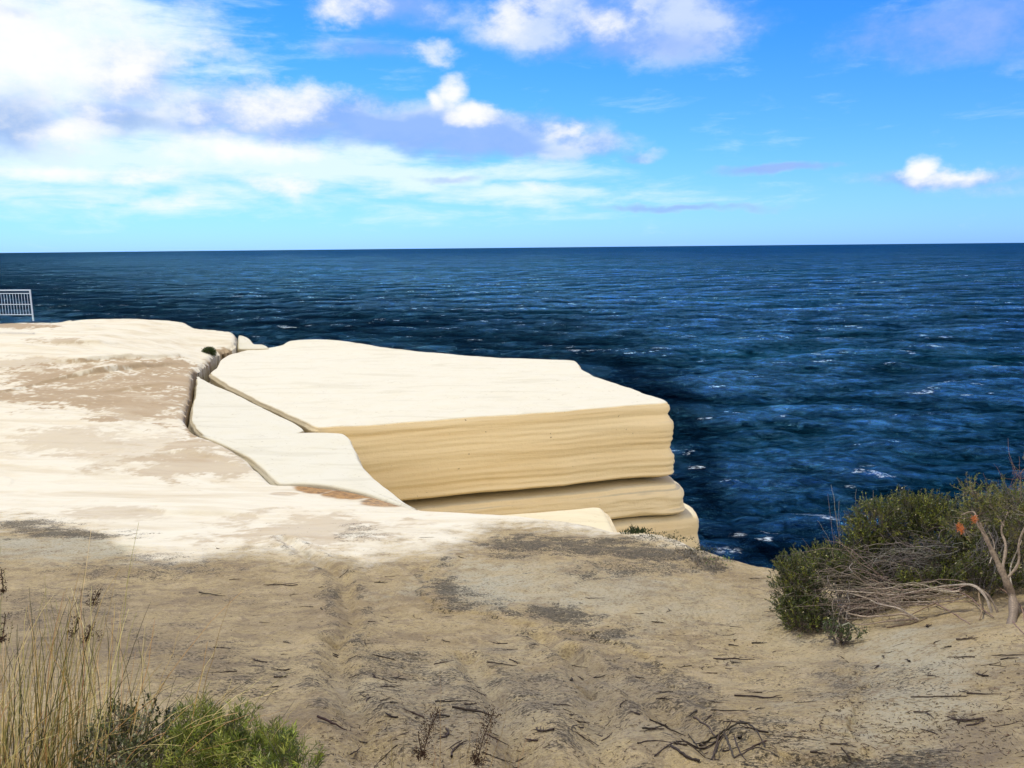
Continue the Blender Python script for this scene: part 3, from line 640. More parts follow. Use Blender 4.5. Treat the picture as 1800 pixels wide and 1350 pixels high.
# ------------------------------------------------------------------ rock blocks
def slab(name, pts, center, depth, mat, prof, per=0.06, nrad=60, ndown=70, rad=0.08, zamp=0.02, grow=0.0, seed=0, wob=0.06, drop_pow=1.0):
    """pts: (px,py,z below eye) outline of the top; prof(s_xy, depth) gives the outward offset of the wall"""
    W = [hit(*q) for q in pts]; zf = rbf_fit([p[:2] for p in W], [p[2] for p in W])
    O = smooth_closed([p[:2] for p in W], per); N = outward(O)
    s = np.cumsum(np.linalg.norm(O-np.roll(O, 1, 0), axis=1))
    O = O+N*(grow+fbm(s*0.9, s*0+seed, 5, seed+3)*wob)[:, None]
    c = np.array(hit(*center)[:2]); rings = []
    for k in range(nrad+1):                      # top, from middle to near the edge
        f = (k/nrad)**0.8; Q = c+(O-N*rad-c)*max(f, 1e-3)
        z = zf(Q[:, 0], Q[:, 1])+fbm(Q[:, 0]/1.5, Q[:, 1]/1.5, 4, seed)*zamp*2+fbm(Q[:, 0]*2, Q[:, 1]*2, 3, seed+1)*zamp*.35
        rings.append(np.column_stack([Q, z]))
    zt = rings[-1][:, 2]
    for k in range(1, 7):
        a = k/6*math.pi/2; rings.append(np.column_stack([O-N*rad+N*rad*math.sin(a), zt-rad*(1-math.cos(a))]))
    for k in range(1, ndown+1):
        dd = rad+(depth-rad)*(k/ndown)**drop_pow
        off = prof(O, s, dd); rings.append(np.column_stack([O+N*off[:, None], zt-dd]))
    V = np.concatenate(rings); V[:, 2] += CZ; n = len(O); m = len(rings)
    i = np.arange(m-1)[:, None]*n; j = np.arange(n)[None]; j2 = (j+1) % n
    Fq = np.stack([i+j, i+j2, i+n+j2, i+n+j], -1).reshape(-1, 4)
    area = np.sum(O[:, 0]*np.roll(O[:, 1], -1)-np.roll(O[:, 0], -1)*O[:, 1])
    if area > 0: Fq = Fq[:, ::-1]
    org = np.array([c[0], c[1], V[:, 2].min()])
    o = mesh_obj(name, V-org, Fq, mat); o.location = org
    return o

def strata(s, dd, H):
    d = dd+fbm(s*.12, s*0+5, 3, 9)*.22+0.03*np.sin(s*.35)
    return 0.042*np.sin(d*2*math.pi/0.42+1.2*np.sin(d*2.3))*np.clip(.55+fbm(s*.18, d*1.1, 3, 19)*1.6, .1, 1.3)+0.02*np.sin(d*2*math.pi/0.15+s*.1)*np.clip(fbm(s*.2, d*2, 3, 29)+.3, 0, 1)
def bands(O, s, dd, amp, sc_, seed):
    return fbm(dd*sc_+s*0.015+fbm(s*.3, s*0+dd, 2, seed+9)*0.5, s*0.10, 4, seed)*amp
Btop = [(562, 750, -4.0), (625, 747, -4.0), (700, 742, -4.0), (850, 731, -4.0), (1000, 721, -4.0), (1120, 711, -4.0), (1174, 708, -4.0), (1166, 701, -4.02), (1150, 696, -4.02), (1100, 679, -4.0), (1050, 662, -4.0), (1022, 648, -4.0), (1010, 634, -4.0), (930, 630, -4.0),
        (850, 627, -3.98), (780, 621, -3.96), (700, 613, -3.93), (640, 604, -3.88), (600, 598, -3.82), (555, 595, -3.78), (510, 598, -3.82), (495, 606, -3.95), (470, 611, -4.0), (440, 613, -4.0), (405, 622, -4.0), (388, 632, -4.0), (382, 645, -4.0), (370, 656, -4.0), (400, 676, -4.0), (450, 702, -4.0), (500, 724, -4.0), (540, 741, -4.0)]
def profB(O, s, dd):
    p = 0.05*np.sin(min(dd, 2)*1.6)+bands(O, s, dd, 0.16, 1.7, 40)+strata(s, dd, 2.0)*min(1, dd/.2)
    x = (O[:, 0] > 2.5)*np.clip((O[:, 0]-2.5)/1.6, 0, 1)
    p = p+x*(0.10*sstep(dd, 0, .8)+0.10*sstep(dd, 1.2, 1.7)-0.04*sstep(dd, .7, 1.1)+fbm(np.full_like(s, dd*3.1), s*.8, 3, 8)*0.07)
    u = max(0.0, (dd-1.84)/0.24); return p-0.55*u**1.5
b = slab('sandstone_block', Btop, (760, 670, -4.0), 2.1, ROCK, profB, seed=11, zamp=0.035, ndown=90, rad=0.07, wob=0.10)
tag(b, 'huge flat-topped cream sandstone block with banded tan front face, jutting over the sea', 'rock')
def bedz(pts, dz, dx=0, grow=0): return [(p[0], p[1], p[2]) for p in pts]
def profB2(O, s, dd):
    x = np.clip((O[:, 0]-1.0)/3.0, 0, 1)
    return -0.12*np.exp(-dd/0.05)+0.03+x*0.20*sstep(dd, 0, .3)+bands(O, s, dd, 0.16, 2.6, 60)+strata(s, dd+.3, 1)*.6-0.35*max(0, (dd-0.68)/0.2)**1.5-x*0.02+x*fbm(np.full_like(s, dd*4), s, 3, 18)*0.16
def offset_slab(name, zoff, grow, depth, prof, mat, label, seed, **kw):
    W = [hit(*q) for q in Btop]; pts = []
    O = np.array([p[:2] for p in W]); N = outward(O)
    return [(O[i]+N[i]*grow, W[i][2]-zoff) for i in range(len(O))]
_hit = hit
def slab_world(name, ptsw, cw, *a, **k):
    global hit
    seq = list(ptsw)
    def h2(*q): return q
    old = hit; hit = lambda *q: q
    try: return slab(name, seq, cw, *a, **k)
    finally: hit = old
BW = np.array([_hit(*q) for q in Btop]); BN = outward(BW[:, :2]); bc = _hit(760, 670, -4.0)
def layer_pts(dz, g):
    x = np.clip((BW[:, 0]-0.5)/3.0, 0, 1)
    return [(BW[i, 0]+BN[i, 0]*(g+(0.16 if g < .2 else 0.75)*x[i]), BW[i, 1]+BN[i, 1]*(g+0.05*x[i]), BW[i, 2]-dz) for i in range(len(BW))]
b2 = slab_world('sandstone_ledge', layer_pts(2.12, 0.12), (bc[0], bc[1], -6.1), 0.85, ROCK2, profB2, seed=23, ndown=50, nrad=24, rad=0.13, wob=0.10)
tag(b2, 'thin rounded tan sandstone layer directly beneath the great overhanging block, above the lowest layer', 'rock')
def profB3(O, s, dd):
    return bands(O, s, dd, 0.9, 0.55, 80)+0.15*min(dd, 3)+0.02*dd+fbm(s*.4+dd*.2, s*0+dd*.7, 4, 85)*0.8*min(1, dd/3)
b3 = slab_world('sandstone_cliff', layer_pts(2.99, 0.28), (bc[0], bc[1], -7.0), 24.5, ROCK2, profB3, seed=31, ndown=160, nrad=16, rad=0.25, wob=0.22, drop_pow=1.5)
tag(b3, 'lowest cream sandstone layer and cliff below the banded block, going down to the sea', 'cliff')

M1top = [(347, 662, -4.02), (375, 675, -4.03), (410, 690, -4.02), (450, 709, -4.01), (500, 734, -4.0), (538, 756, -3.99), (500, 766, -3.96), (440, 768, -3.94), (400, 770, -3.93), (372, 771, -3.92), (356, 765, -3.92), (341, 752, -3.92), (334, 737, -3.93), (336, 716, -3.95), (342, 690, -3.97), (345, 675, -4.0)]
M2top = [(352, 764, -3.87), (400, 765, -3.88), (450, 764, -3.89), (500, 762, -3.9), (540, 760, -3.9), (575, 760, -3.91), (604, 762, -3.91), (618, 772, -3.9), (628, 790, -3.89), (640, 818, -3.87), (662, 840, -3.83), (690, 862, -3.78), (715, 880, -3.72), (744, 896, -3.68),
        (728, 900, -3.70), (690, 885, -3.73), (640, 866, -3.76), (580, 853, -3.77), (530, 849, -3.775), (489, 849, -3.78), (460, 825, -3.79), (430, 801, -3.81), (388, 781, -3.84), (362, 770, -3.86)]
def profM(O, s, dd): return 0.06*dd+bands(O, s, dd, 0.2, 1.6, 90)+0.10*sstep(dd, 0, .5)
m1_ = slab('sandstone_slab', M1top, (425, 745, -3.97), 9.0, SLABM, profM, seed=41, zamp=0.012, ndown=60, rad=0.05, drop_pow=1.6, wob=0.07, grow=-0.02)
tag(m1_, 'pale triangular sandstone slab between the curved crack and the long straight crack', 'rock')
m2_ = slab('sandstone_slab', M2top, (560, 815, -3.84), 9.0, SLABM, profM, seed=43, zamp=0.02, ndown=60, rad=0.07, drop_pow=1.6, wob=0.06, grow=-0.02)
tag(m2_, 'smooth pale sandstone slab with an S-shaped right edge, overlapping the left of the banded face', 'rock')
Ltop = [(700, 915, -5.15), (800, 906, -5.2), (900, 900, -5.2), (1000, 893, -5.2), (1040, 889, -5.2), (1058, 890, -5.2), (1067, 899, -5.22), (1074, 915, -5.25), (1084, 934, -5.3), (1096, 965, -5.35), (1060, 1020, -5.3), (900, 1040, -5.2), (700, 1010, -5.1)]
def profL(O, s, dd): return 0.10*sstep(dd, 0, .4)+bands(O, s, dd, 0.3, 1.2, 70)+0.03*dd
l_ = slab('sandstone_ledge', Ltop, (900, 950, -5.2), 20, ROCK2, profL, seed=51, zamp=0.02, ndown=90, nrad=30, rad=0.12, drop_pow=1.6)
tag(l_, 'smooth cream sandstone ledge just behind the sandy lip, in front of the banded block', 'rock')
Stop = [(419, 590, -3.62), (428, 590, -3.62), (438, 594, -3.68), (446, 602, -3.8), (452, 604, -3.84), (462, 603, -3.82), (470, 607, -3.9), (472, 612, -3.98), (450, 614, -4.0), (420, 614, -3.98), (417, 606, -3.85)]
def profS(O, s, dd): return 0.1*dd*0.3+bands(O, s, dd, 0.3, 1.6, 95)
s_ = slab('sandstone_outcrop', Stop, (440, 605, -3.85), 5, SLABM, profS, seed=61, zamp=0.05, per=0.1, nrad=24, ndown=40, rad=0.12)
tag(s_, 'small rounded white sandstone outcrop beyond the narrow upright crack at the far edge', 'rock')

# ------------------------------------------------------------------ railing
def build_fence():
    Y = 30.5; t = empty('metal_railing', atd(58, 560, Y), 'pale galvanised metal railing of thin upright bars on the distant cliff edge', 'railing')
    L0 = np.array(t.location)
    d = np.array([-1.0, 0.10, 0.0]); d /= np.linalg.norm(d)
    H = 0.98; z0 = L0[2]-0.03
    def P(s, h): return np.array([L0[0]+d[0]*s, L0[1]+d[1]*s, z0+h])
    def tube(name, pts, r, sides=8):
        m = MB(); m.tube(pts, r, sides, (.6, .65, .7)); o = m.build(name, METAL, t, L0, True); return o
    n = 3
    for k in range(n+1):
        s = k*2.4; q = MB(); q.tube([P(s, -0.06), P(s, H+.14)], 0.030, 10, (.6, .65, .7)); q.tube([P(s, H+.14), P(s, H+.142)], [.03, .001], 10, (.6, .65, .7)); q.build('post', METAL, t, L0, True)
    for nm, h, r in (('top_rail', H+.12, .024), ('middle_rail', H*.58, .014), ('bottom_rail', .18, .016), ('upper_rail', H, .014)):
        tube(nm, [P(0, h), P(2.4*n, h)], r)
    k = 0; s = 0.13
    while s < 2.4*n-.05:
        if abs((s/2.4)-round(s/2.4))*2.4 > 0.06: tube('baluster', [P(s, .18), P(s, H)], .0085, 6)
        s += 0.118
build_fence()

# ------------------------------------------------------------------ plants
def rc(base, n, v=0.2, hv=0.1):
    b_ = np.array(base); k = RNG.uniform(1-v, 1+v, (n, 1)); return np.clip(b_*k*(1+RNG.normal(size=(n, 3))*hv*0.5), 0.004, 0.95)

def bush(name, label, cat, base, crowns, wood_n, sprigs, leaf_len, leaf_w, cols, per=14, sprig_len=.09, bark=(.16, .14, .12), flowers=0, group=None, droop=0.0, twig_r=.0022, up=0.6, limb_r=.012):
    """base: world point; crowns: [(px,py,Y,rx,ry,rz)] radii in metres; woody limbs run from the base into each crown"""
    e = empty(name, base, label, cat, group); B = np.asarray(base, float)
    wood = MB(); lv = MB(); fl = MB(); tot = sum(c[3]*c[5] for c in crowns)
    for c in crowns:
        C = atd(c[0], c[1], c[2]); Rr = np.array(c[3:6]); fr = c[3]*c[5]/tot
        nl = max(3, int(wood_n*fr))
        for _ in range(nl):
            q = RNG.normal(size=3); q /= np.linalg.norm(q); q *= RNG.uniform(.5, .98)**.5; E = C+q*Rr
            P_ = curve(B+RNG.normal(size=3)*.02, E, (0, 0, RNG.uniform(-.02, .06)-droop), 10, .012)
            wood.tube(P_, np.linspace(limb_r*RNG.uniform(.4, 1), twig_r*.7, 10), 5, rc(bark, 1, .3)[0])
        ns = int(sprigs*fr)
        q = RNG.normal(size=(ns, 3)); q /= np.linalg.norm(q, axis=1, keepdims=True); q[:, 2] = np.where(RNG.random(ns) < .7, np.abs(q[:, 2]), q[:, 2]); rr = RNG.uniform(.35, 1.0, (ns, 1))**.45
        lump = 1+0.28*np.sin(q[:, :1]*7+c[0])*np.cos(q[:, 2:3]*6+c[1])
        S = C+q*rr*Rr*lump; Dn = q*0.7+np.array([0, 0, up])+RNG.normal(size=(ns, 3))*.3; Dn /= np.linalg.norm(Dn, axis=1, keepdims=True)
        tone = RNG.uniform(.5, 1.4, ns)
        for s_i in range(ns):
            L = sprig_len*RNG.uniform(.6, 1.4); p0 = S[s_i]; p1 = p0+Dn[s_i]*L
            wood.tube([p0-Dn[s_i]*L*.6, p0, p1], [twig_r, twig_r*.7, twig_r*.4], 3, rc(bark, 1, .3)[0])
            n = per; tt = RNG.uniform(0, 1, (n, 1)); bpt = p0*(1-tt)+p1*tt
            dd = Dn[s_i]*.8+RNG.normal(size=(n, 3))*.6
            cb = cols[RNG.integers(len(cols))]
            lv.leaves(bpt, dd, leaf_len*RNG.uniform(.6, 1.2, n), leaf_w*RNG.uniform(.7, 1.2, n), rc(np.array(cb)*tone[s_i], n, .2))
        if flowers:
            nf = int(flowers*fr); k = RNG.integers(0, ns, nf)
            for p in (S[k]+Dn[k]*sprig_len*.9):
                for _ in range(1): lv.leaves(np.repeat(p[None], 5, 0), RNG.normal(size=(5, 3))+[0, 0, .5], .009, .006, (.75, .68, .45))
    wood.build('twigs', BARK, e, B); lv.build('foliage', LEAF, e, B)
    return e
def tangle(mb, pts_a, pts_b, n, spread, r=(.001, .003), bow=.1, col=(.25, .22, .19), fork=.5):
    """many thin curved twigs sweeping from one area to another"""
    for _ in range(n):
        a = pts_a[RNG.integers(len(pts_a))]+RNG.normal(size=3)*spread*.6; b_ = pts_b[RNG.integers(len(pts_b))]+RNG.normal(size=3)*spread
        P_ = curve(a, b_, RNG.normal(size=3)*bow*.6+[0, 0, bow*.3], 12, .010); r0 = RNG.uniform(*r); c = rc(col, 1, .4)[0]
        mb.tube(P_, np.linspace(r0*1.5, r0*.5, 12), 4, c)
        for _k in range(3):
            if RNG.random() < fork:
                i = RNG.integers(3, 10); d = P_[i]-P_[i-1]; d /= np.linalg.norm(d)+1e-9; d = d+RNG.normal(size=3)*.6; d /= np.linalg.norm(d)
                L = RNG.uniform(.06, .22); mb.tube(curve(P_[i], P_[i]+d*L, RNG.normal(size=3)*.015, 6, .004), np.linspace(r0, r0*.3, 6), 3, c)

GRN = [(.055, .08, .014), (.10, .13, .02), (.22, .24, .04), (.03, .045, .012)]
DGR = [(.03, .05, .015), (.045, .07, .018), (.09, .12, .025)]
GREY = (.23, .205, .18)
def P3(px, py, Y): return atd(px, py, Y)

# 1. low dark shrub at the left end of the thicket
s1 = bush('heath_shrub', 'low dark green shrub at the left end of the thicket, lower branches bare and tangled', 'shrub', gp(1470, 1105, -.03),
     [(1400, 1040, 5.2, .12, .16, .20), (1420, 1090, 5.0, .16, .18, .13), (1450, 1010, 5.4, .22, .22, .13), (1520, 1010, 5.5, .20, .2, .12), (1395, 1085, 5.1, .09, .14, .15), (1384, 1005, 5.3, .05, .1, .06)], 60, 2100, .019, .006, DGR+[GRN[1], GRN[2]], 16, .075, (.17, .15, .13), 50)
mb = MB(); tangle(mb, [P3(1620, 1068, 5.1), P3(1590, 1070, 5.1), P3(1560, 1045, 5.2)], [P3(1400, 1060, 5.0), P3(1440, 1020, 5.1), P3(1430, 1100, 4.9), P3(1490, 1015, 5.2), P3(1480, 1080, 4.9), P3(1400, 1090, 5.0), P3(1460, 990, 5.3), P3(1385, 1040, 5.1), P3(1420, 1115, 4.9)], 150, .12, (.0012, .003), .13, (.20, .17, .14))
mb.build('bare_twigs', BARK, s1, s1.location)
# 2. green leafy shrub behind
s2 = bush('heath_shrub', 'taller green shrub with small cream flowers, masses of bare grey twigs at its front', 'shrub', gp(1640, 1040, -.03),
     [(1500, 1020, 5.5, .2, .15, .12), (1560, 1050, 5.25, .2, .08, .06), (1650, 1030, 5.1, .25, .08, .06), (1740, 1020, 4.95, .2, .1, .12), (1540, 935, 5.7, .16, .2, .20), (1600, 930, 5.8, .20, .22, .22), (1560, 985, 5.6, .22, .22, .16), (1660, 950, 5.6, .26, .25, .22), (1690, 1000, 5.3, .22, .2, .14), (1480, 1000, 5.7, .14, .15, .12), (1640, 905, 5.8, .15, .15, .09), (1520, 965, 5.6, .12, .16, .14), (1745, 960, 5.4, .25, .2, .2), (1600, 1010, 5.45, .25, .12, .1), (1700, 1010, 5.3, .22, .12, .12), (1780, 990, 5.2, .25, .15, .2), (1760, 920, 5.6, .2, .2, .16)], 110, 5600, .021, .0065, GRN, 16, .085, (.17, .15, .13), 170)
mb = MB(); tangle(mb, [P3(1680, 980, 5.3), P3(1650, 1005, 5.3), P3(1700, 1000, 5.3)], [P3(1530, 1020, 5.25), P3(1500, 1030, 5.3), P3(1560, 1010, 5.25), P3(1580, 995, 5.35), P3(1500, 980, 5.4), P3(1600, 960, 5.4)], 150, .075, (.0012, .003), .12, (.15, .14, .125))
tangle(mb, [P3(1770, 960, 5.0), P3(1740, 930, 5.1)], [P3(1720, 1040, 4.9), P3(1745, 1050, 4.85), P3(1700, 1030, 4.9)], 60, .06, (.001, .0025), .08, (.13, .12, .11))
for (a, b_) in [((1470, 960), (1437, 915)), ((1478, 965), (1455, 867)), ((1480, 960), (1462, 852)), ((1500, 960), (1505, 860)), ((1475, 940), (1490, 905)), ((1520, 960), (1549, 866)), ((1510, 930), (1535, 862))]: pass
mb.build('bare_twigs', BARK, s2, s2.location)

# 3. gnarled tree-like shrub at the right, with trunk and limbs
tb = gp(1778, 1105, -.04)
t3 = empty('gnarled_shrub', tb, 'gnarled grey-trunked coastal shrub leaning left with sparse foliage and orange dead flower spikes, rightmost', 'shrub')
def px_path(pts): return cat_path([P3(*p) if not isinstance(p, np.ndarray) else p for p in pts])
def vnp(v): return np.array(v, float)
def limb(mb, pts, r0, r1, col=(.26, .22, .18), sides=9, strands=3):
    C = px_path(pts); R_ = np.linspace(r0, r1, len(C)); 
    R_ = R_*(1+0.14*np.sin(np.arange(len(C))*1.3+r0*999)); mb.tube(C, R_, sides, col)
    for k in range(strands):             # fibrous strands of bark twisting round the limb
        a = k*2*math.pi/strands+np.linspace(0, 2.0, len(C)); off = np.stack([np.cos(a), np.sin(a)*.6, np.sin(a)*.8], 1)*R_[:, None]*.62
        mb.tube(C+off, R_*.5, 6, np.array(col)*RNG.uniform(.7, 1.35))
    return C
mb = MB()
trunk = limb(mb, [tb, (1782, 1060, 4.25), (1768, 1020, 4.35), (1752, 985, 4.45), (1735, 950, 4.55), (1722, 920, 4.65)], .026, .009, (.17, .135, .10), strands=5)
mb.build('trunk', BARK, t3, tb, True)
mb = MB()
limb(mb, [(1735, 950, 4.55), (1720, 925, 4.6), (1712, 900, 4.65), (1690, 905, 4.7)], .006, .003, (.22, .18, .14))
limb(mb, [(1762, 1000, 4.40), (1768, 960, 4.5), (1760, 930, 4.6), (1772, 900, 4.65)], .009, .004, (.22, .18, .14))
limb(mb, [(1768, 1020, 4.35), (1790, 990, 4.4), (1792, 950, 4.45), (1815, 900, 4.5)], .008, .004, (.22, .18, .14))
limb(mb, [(1782, 1050, 4.28), (1776, 1000, 4.5), (1796, 950, 4.6)], .005, .003, (.30, .27, .22), strands=2)
limb(mb, [(1765, 925, 4.6), (1745, 895, 4.7), (1720, 870, 4.8), (1700, 855, 4.85)], .005, .002, strands=2)
limb(mb, [(1740, 990, 4.45), (1748, 960, 4.55), (1738, 935, 4.6)], .004, .003, strands=2)
t3b = mb
def add_crown(parent, B, crowns, sprigs, ll, lw, cols, per=14, sl=.08, up=.6, bark=(.2, .18, .15), name='foliage', twig_r=.0018, tonek=1.0, mbw=None):
    wood = mbw or MB(); lv = MB(); tot = sum(c[3]*c[5] for c in crowns)
    for c in crowns:
        C = P3(*c[:3]); Rr = np.array(c[3:6]); ns = int(sprigs*c[3]*c[5]/tot)
        for _ in range(ns):
            q = RNG.normal(size=3); q /= np.linalg.norm(q); p0 = C+q*Rr*RNG.uniform(.2, 1)**.5
            dn = q*.7+np.array([0, 0, up])+RNG.normal(size=3)*.35; dn /= np.linalg.norm(dn); L = sl*RNG.uniform(.6, 1.4); p1 = p0+dn*L
            wood.tube([C+(p0-C)*.4+RNG.normal(size=3)*.01, p0, p1], [twig_r*1.4, twig_r*.8, twig_r*.4], 3, rc(bark, 1, .3)[0])
            tt = RNG.uniform(0, 1, (per, 1)); cb = np.array(cols[RNG.integers(len(cols))])*RNG.uniform(.6, 1.3)*tonek
            lv.leaves(p0*(1-tt)+p1*tt, dn*.8+RNG.normal(size=(per, 3))*.6, ll*RNG.uniform(.6, 1.2, per), lw*RNG.uniform(.7, 1.2, per), rc(cb, per, .2))
    wood.build('limbs', BARK, parent, B, True); lv.build(name, LEAF, parent, B)
add_crown(t3, tb, [(1770, 900, 4.7, .15, .16, .05), (1720, 905, 4.75, .10, .14, .06), (1703, 862, 4.85, .06, .08, .04), (1725, 880, 4.8, .08, .08, .05), (1790, 885, 4.8, .13, .2, .08), (1800, 905, 4.8, .15, .2, .10), (1690, 930, 4.9, .10, .12, .05), (1800, 950, 5.0, .12, .2, .14)], 800, .02, .005, GRN+[(.2, .19, .05)], 14, .075, mbw=t3b)
fm = MB()
for (px, py) in [(1713, 912), (1685, 927), (1690, 932)]:
    C = P3(px, py, 4.6)
    fm = MB(); fm.leaves(C+RNG.normal(size=(90, 3))*[.006, .006, .012], RNG.normal(size=(90, 3))+[0, 0, .8], .014, .004, rc((.55, .19, .06), 90, .3)); fm.build('dead_flower', LEAF, t3, tb)
# 4. sprig of foliage entering at the far right edge
b4 = gp(1830, 1010, -.03)
s4 = empty('heath_shrub', b4, 'thin reddish-stemmed shrub with sparse yellow-green leaves at the far right edge, behind the gnarled one', 'shrub')
mb = MB()
for q in [(1795, 830, 5.6), (1775, 860, 5.6), (1800, 880, 5.6), (1760, 880, 5.6), (1815, 850, 5.6), (1785, 900, 5.6), (1740, 890, 5.7), (1830, 880, 5.6)]:
    mb.tube(curve(b4, P3(*q), (0, 0, -.02), 12, .012), np.linspace(.009, .002, 12), 5, rc((.16, .10, .08), 1, .3)[0])
    for _ in range(9):
        c = P3(*q)+RNG.normal(size=3)*.03-[0, 0, .06]; mb.tube(curve(c, c+RNG.normal(size=3)*.09+[0, 0, .07], (0, 0, 0), 6, .006), np.linspace(.002, .0008, 6), 3, rc((.22, .13, .10), 1, .3)[0])
s4b = mb
add_crown(s4, b4, [(1762, 925, 5.3, .2, .2, .12), (1797, 828, 5.6, .04, .06, .05), (1800, 800+12, 5.6, .03, .05, .03), (1775, 880, 5.6, .12, .15, .06), (1815, 890, 5.5, .15, .15, .12), (1800, 960, 5.6, .3, .2, .2)], 300, .016, .005, [(.13, .13, .035), (.10, .12, .03), (.16, .12, .05)], 12, .06, mbw=s4b)
# 5. leafy sprout below the tangle
s5 = bush('leafy_sprout', 'small bright green leafy sprout with pale flowers under the left end of the thicket', 'plant', gp(1478, 1130, -.02), [(1465, 1108, 4.55, .06, .07, .045), (1490, 1118, 4.5, .07, .06, .03), (1510, 1112, 4.5, .03, .04, .02)], 14, 90, .013, .006, [(.06, .10, .03), (.09, .14, .035)], 12, .03, flowers=20)
# 6. long bare branch lying along the bank
bb = P3(1705, 1028, 4.6)
br = empty('bare_branch', gp(1700, 1045), 'long weathered bare branch arching along the bank below the thicket, right end bent down', 'branch')
mb = MB(); lb = br.location
limb(mb, [(1755, 1110, 4.28), (1745, 1080, 4.35), (1732, 1048, 4.42), (1712, 1030, 4.5), (1690, 1028, 4.6), (1650, 1032, 4.7), (1610, 1040, 4.75), (1575, 1046, 4.8), (1540, 1043, 4.85), (1500, 1040, 4.9), (1455, 1037, 5.0)], .009, .003, (.30, .26, .21), strands=4)
limb(mb, [(1715, 1030, 4.5), (1740, 1050, 4.4), (1756, 1085, 4.3), (1757, 1122, 4.22)], .007, .005, (.16, .13, .10), strands=3)
mb.build('main_stem', BARK, br, lb, True)
mb = MB()
limb(mb, [(1612, 1092, 4.55), (1590, 1080, 4.6), (1560, 1082, 4.65), (1520, 1084, 4.75), (1490, 1078, 4.8)], .007, .004, (.33, .27, .21), strands=3)
limb(mb, [(1615, 1090, 4.55), (1580, 1070, 4.6), (1545, 1062, 4.7), (1520, 1050, 4.8), (1490, 1042, 4.85)], .006, .002, (.33, .29, .24), strands=2)
limb(mb, [(1610, 1088, 4.55), (1560, 1092, 4.6), (1510, 1098, 4.65), (1480, 1085, 4.7)], .005, .002, (.25, .2, .16), strands=2)
tangle(mb, [P3(1600, 1085, 4.6), P3(1690, 1040, 4.6)], [P3(1480, 1070, 4.8), P3(1540, 1060, 4.8), P3(1520, 1040, 4.8)], 26, .04, (.001, .0028), .05, (.3, .25, .2))
mb.build('side_branches', BARK, br, lb, True)
# 7. roots hanging out of the bank
def ground_sticks(name, label, cat, runs, col, group=None):
    base = gp(*runs[0][0][0][:2]); mb = MB()
    for pts, r0, r1 in runs:
        C = cat_path([gp(p[0], p[1], p[2] if len(p) > 2 else r0*.7) for p in pts], 5); C += RNG.normal(size=C.shape)*r0*.35
        mb.tube(C, np.linspace(r0, r1, len(C)), 6, rc(col, 1, .25)[0])
    o = mb.build(name, BARK, None, base, True); o.location = base; return tag(o, label, cat, group)
ground_sticks('exposed_roots', 'thin brown roots exposed on the sandy bank right of the bare branch', 'roots', [([(1640, 1060, .03), (1680, 1080), (1705, 1098)], .006, .003), ([(1660, 1045, .05), (1700, 1055, .05), (1745, 1090, .01)], .006, .003), ([(1600, 1080), (1650, 1060, .02), (1720, 1060, .02)], .004, .002),
               ([(1720, 1050, .06), (1724, 1085, .02), (1722, 1092)], .005, .003), ([(1780, 1098, .01), (1800, 1118), (1840, 1150)], .004, .002), ([(1750, 1040, .06), (1790, 1070, .03), (1800, 1100)], .005, .003), ([(1560, 1100), (1600, 1095, .01), (1630, 1085)], .004, .002)], (.17, .12, .085))

# 8. reed-like stalks rising left of the green shrub
def stalks(name, label, cat, base, tips, r, cols, group=None, heads=(), sub='seed_head', bow=.03):
    e = empty(name, base, label, cat, group); mb = MB(); B = np.asarray(base, float)
    for i, (a, tp, bw) in enumerate(tips):
        C = curve(a, tp, bw, 14, .0025); mb.tube(C, np.linspace(r*RNG.uniform(.7, 1.2), r*.25, 14), 4, rc(cols[RNG.integers(len(cols))], 1, .25)[0])
    mb.build('stems', STRAW, e, B, True)
    for C, n, sz in heads:
        hm = MB(); C = np.asarray(C)
        K = n*5; ii = RNG.integers(0, len(C), K); cl = RNG.normal(size=(max(3, n//5), 3))*sz*.8
        off = cl[RNG.integers(0, len(cl), K)]+RNG.normal(size=(K, 3))*sz*.35
        Cs = C[ii]*1.0; u = RNG.random((K, 1)); Cs = Cs*(1-u)+C[np.minimum(ii+1, len(C)-1)]*u
        hm.leaves(Cs+off, off/sz*.5+RNG.normal(size=(K, 3))*.5+[0, 0, .9], sz*RNG.uniform(.5, 1.0, K), sz*.32, rc((.05, .03, .02), K, .4))
        hm.tube(C, .0012, 4, (.06, .04, .03)); hm.build(sub, SEED, e, B)
    return e
b8 = P3(1490, 1000, 5.9)-[0, 0, .1]
tips = []
for (px, py, bx) in [(1455, 868, 1470), (1461, 852, 1480), (1437, 915, 1478), (1470, 905, 1485), (1490, 898, 1490), (1505, 860, 1497), (1510, 880, 1500), (1535, 862, 1535), (1549, 868, 1548), (1588, 882, 1575), (1615, 875, 1600), (1475, 880, 1478), (1500, 915, 1490), (1445, 940, 1480), (1465, 930, 1475), (1482, 920, 1490), (1515, 900, 1500)]:
    tips.append((P3(bx, 990, 5.9), P3(px, py, 5.9), (RNG.normal()*.01, 0, 0)))
stalks('dry_reeds', 'thin pale dry reed stalks standing up left of the green shrub against the sea', 'grass', b8, tips, .0028, [(.42, .34, .27), (.32, .25, .22), (.5, .42, .3)])

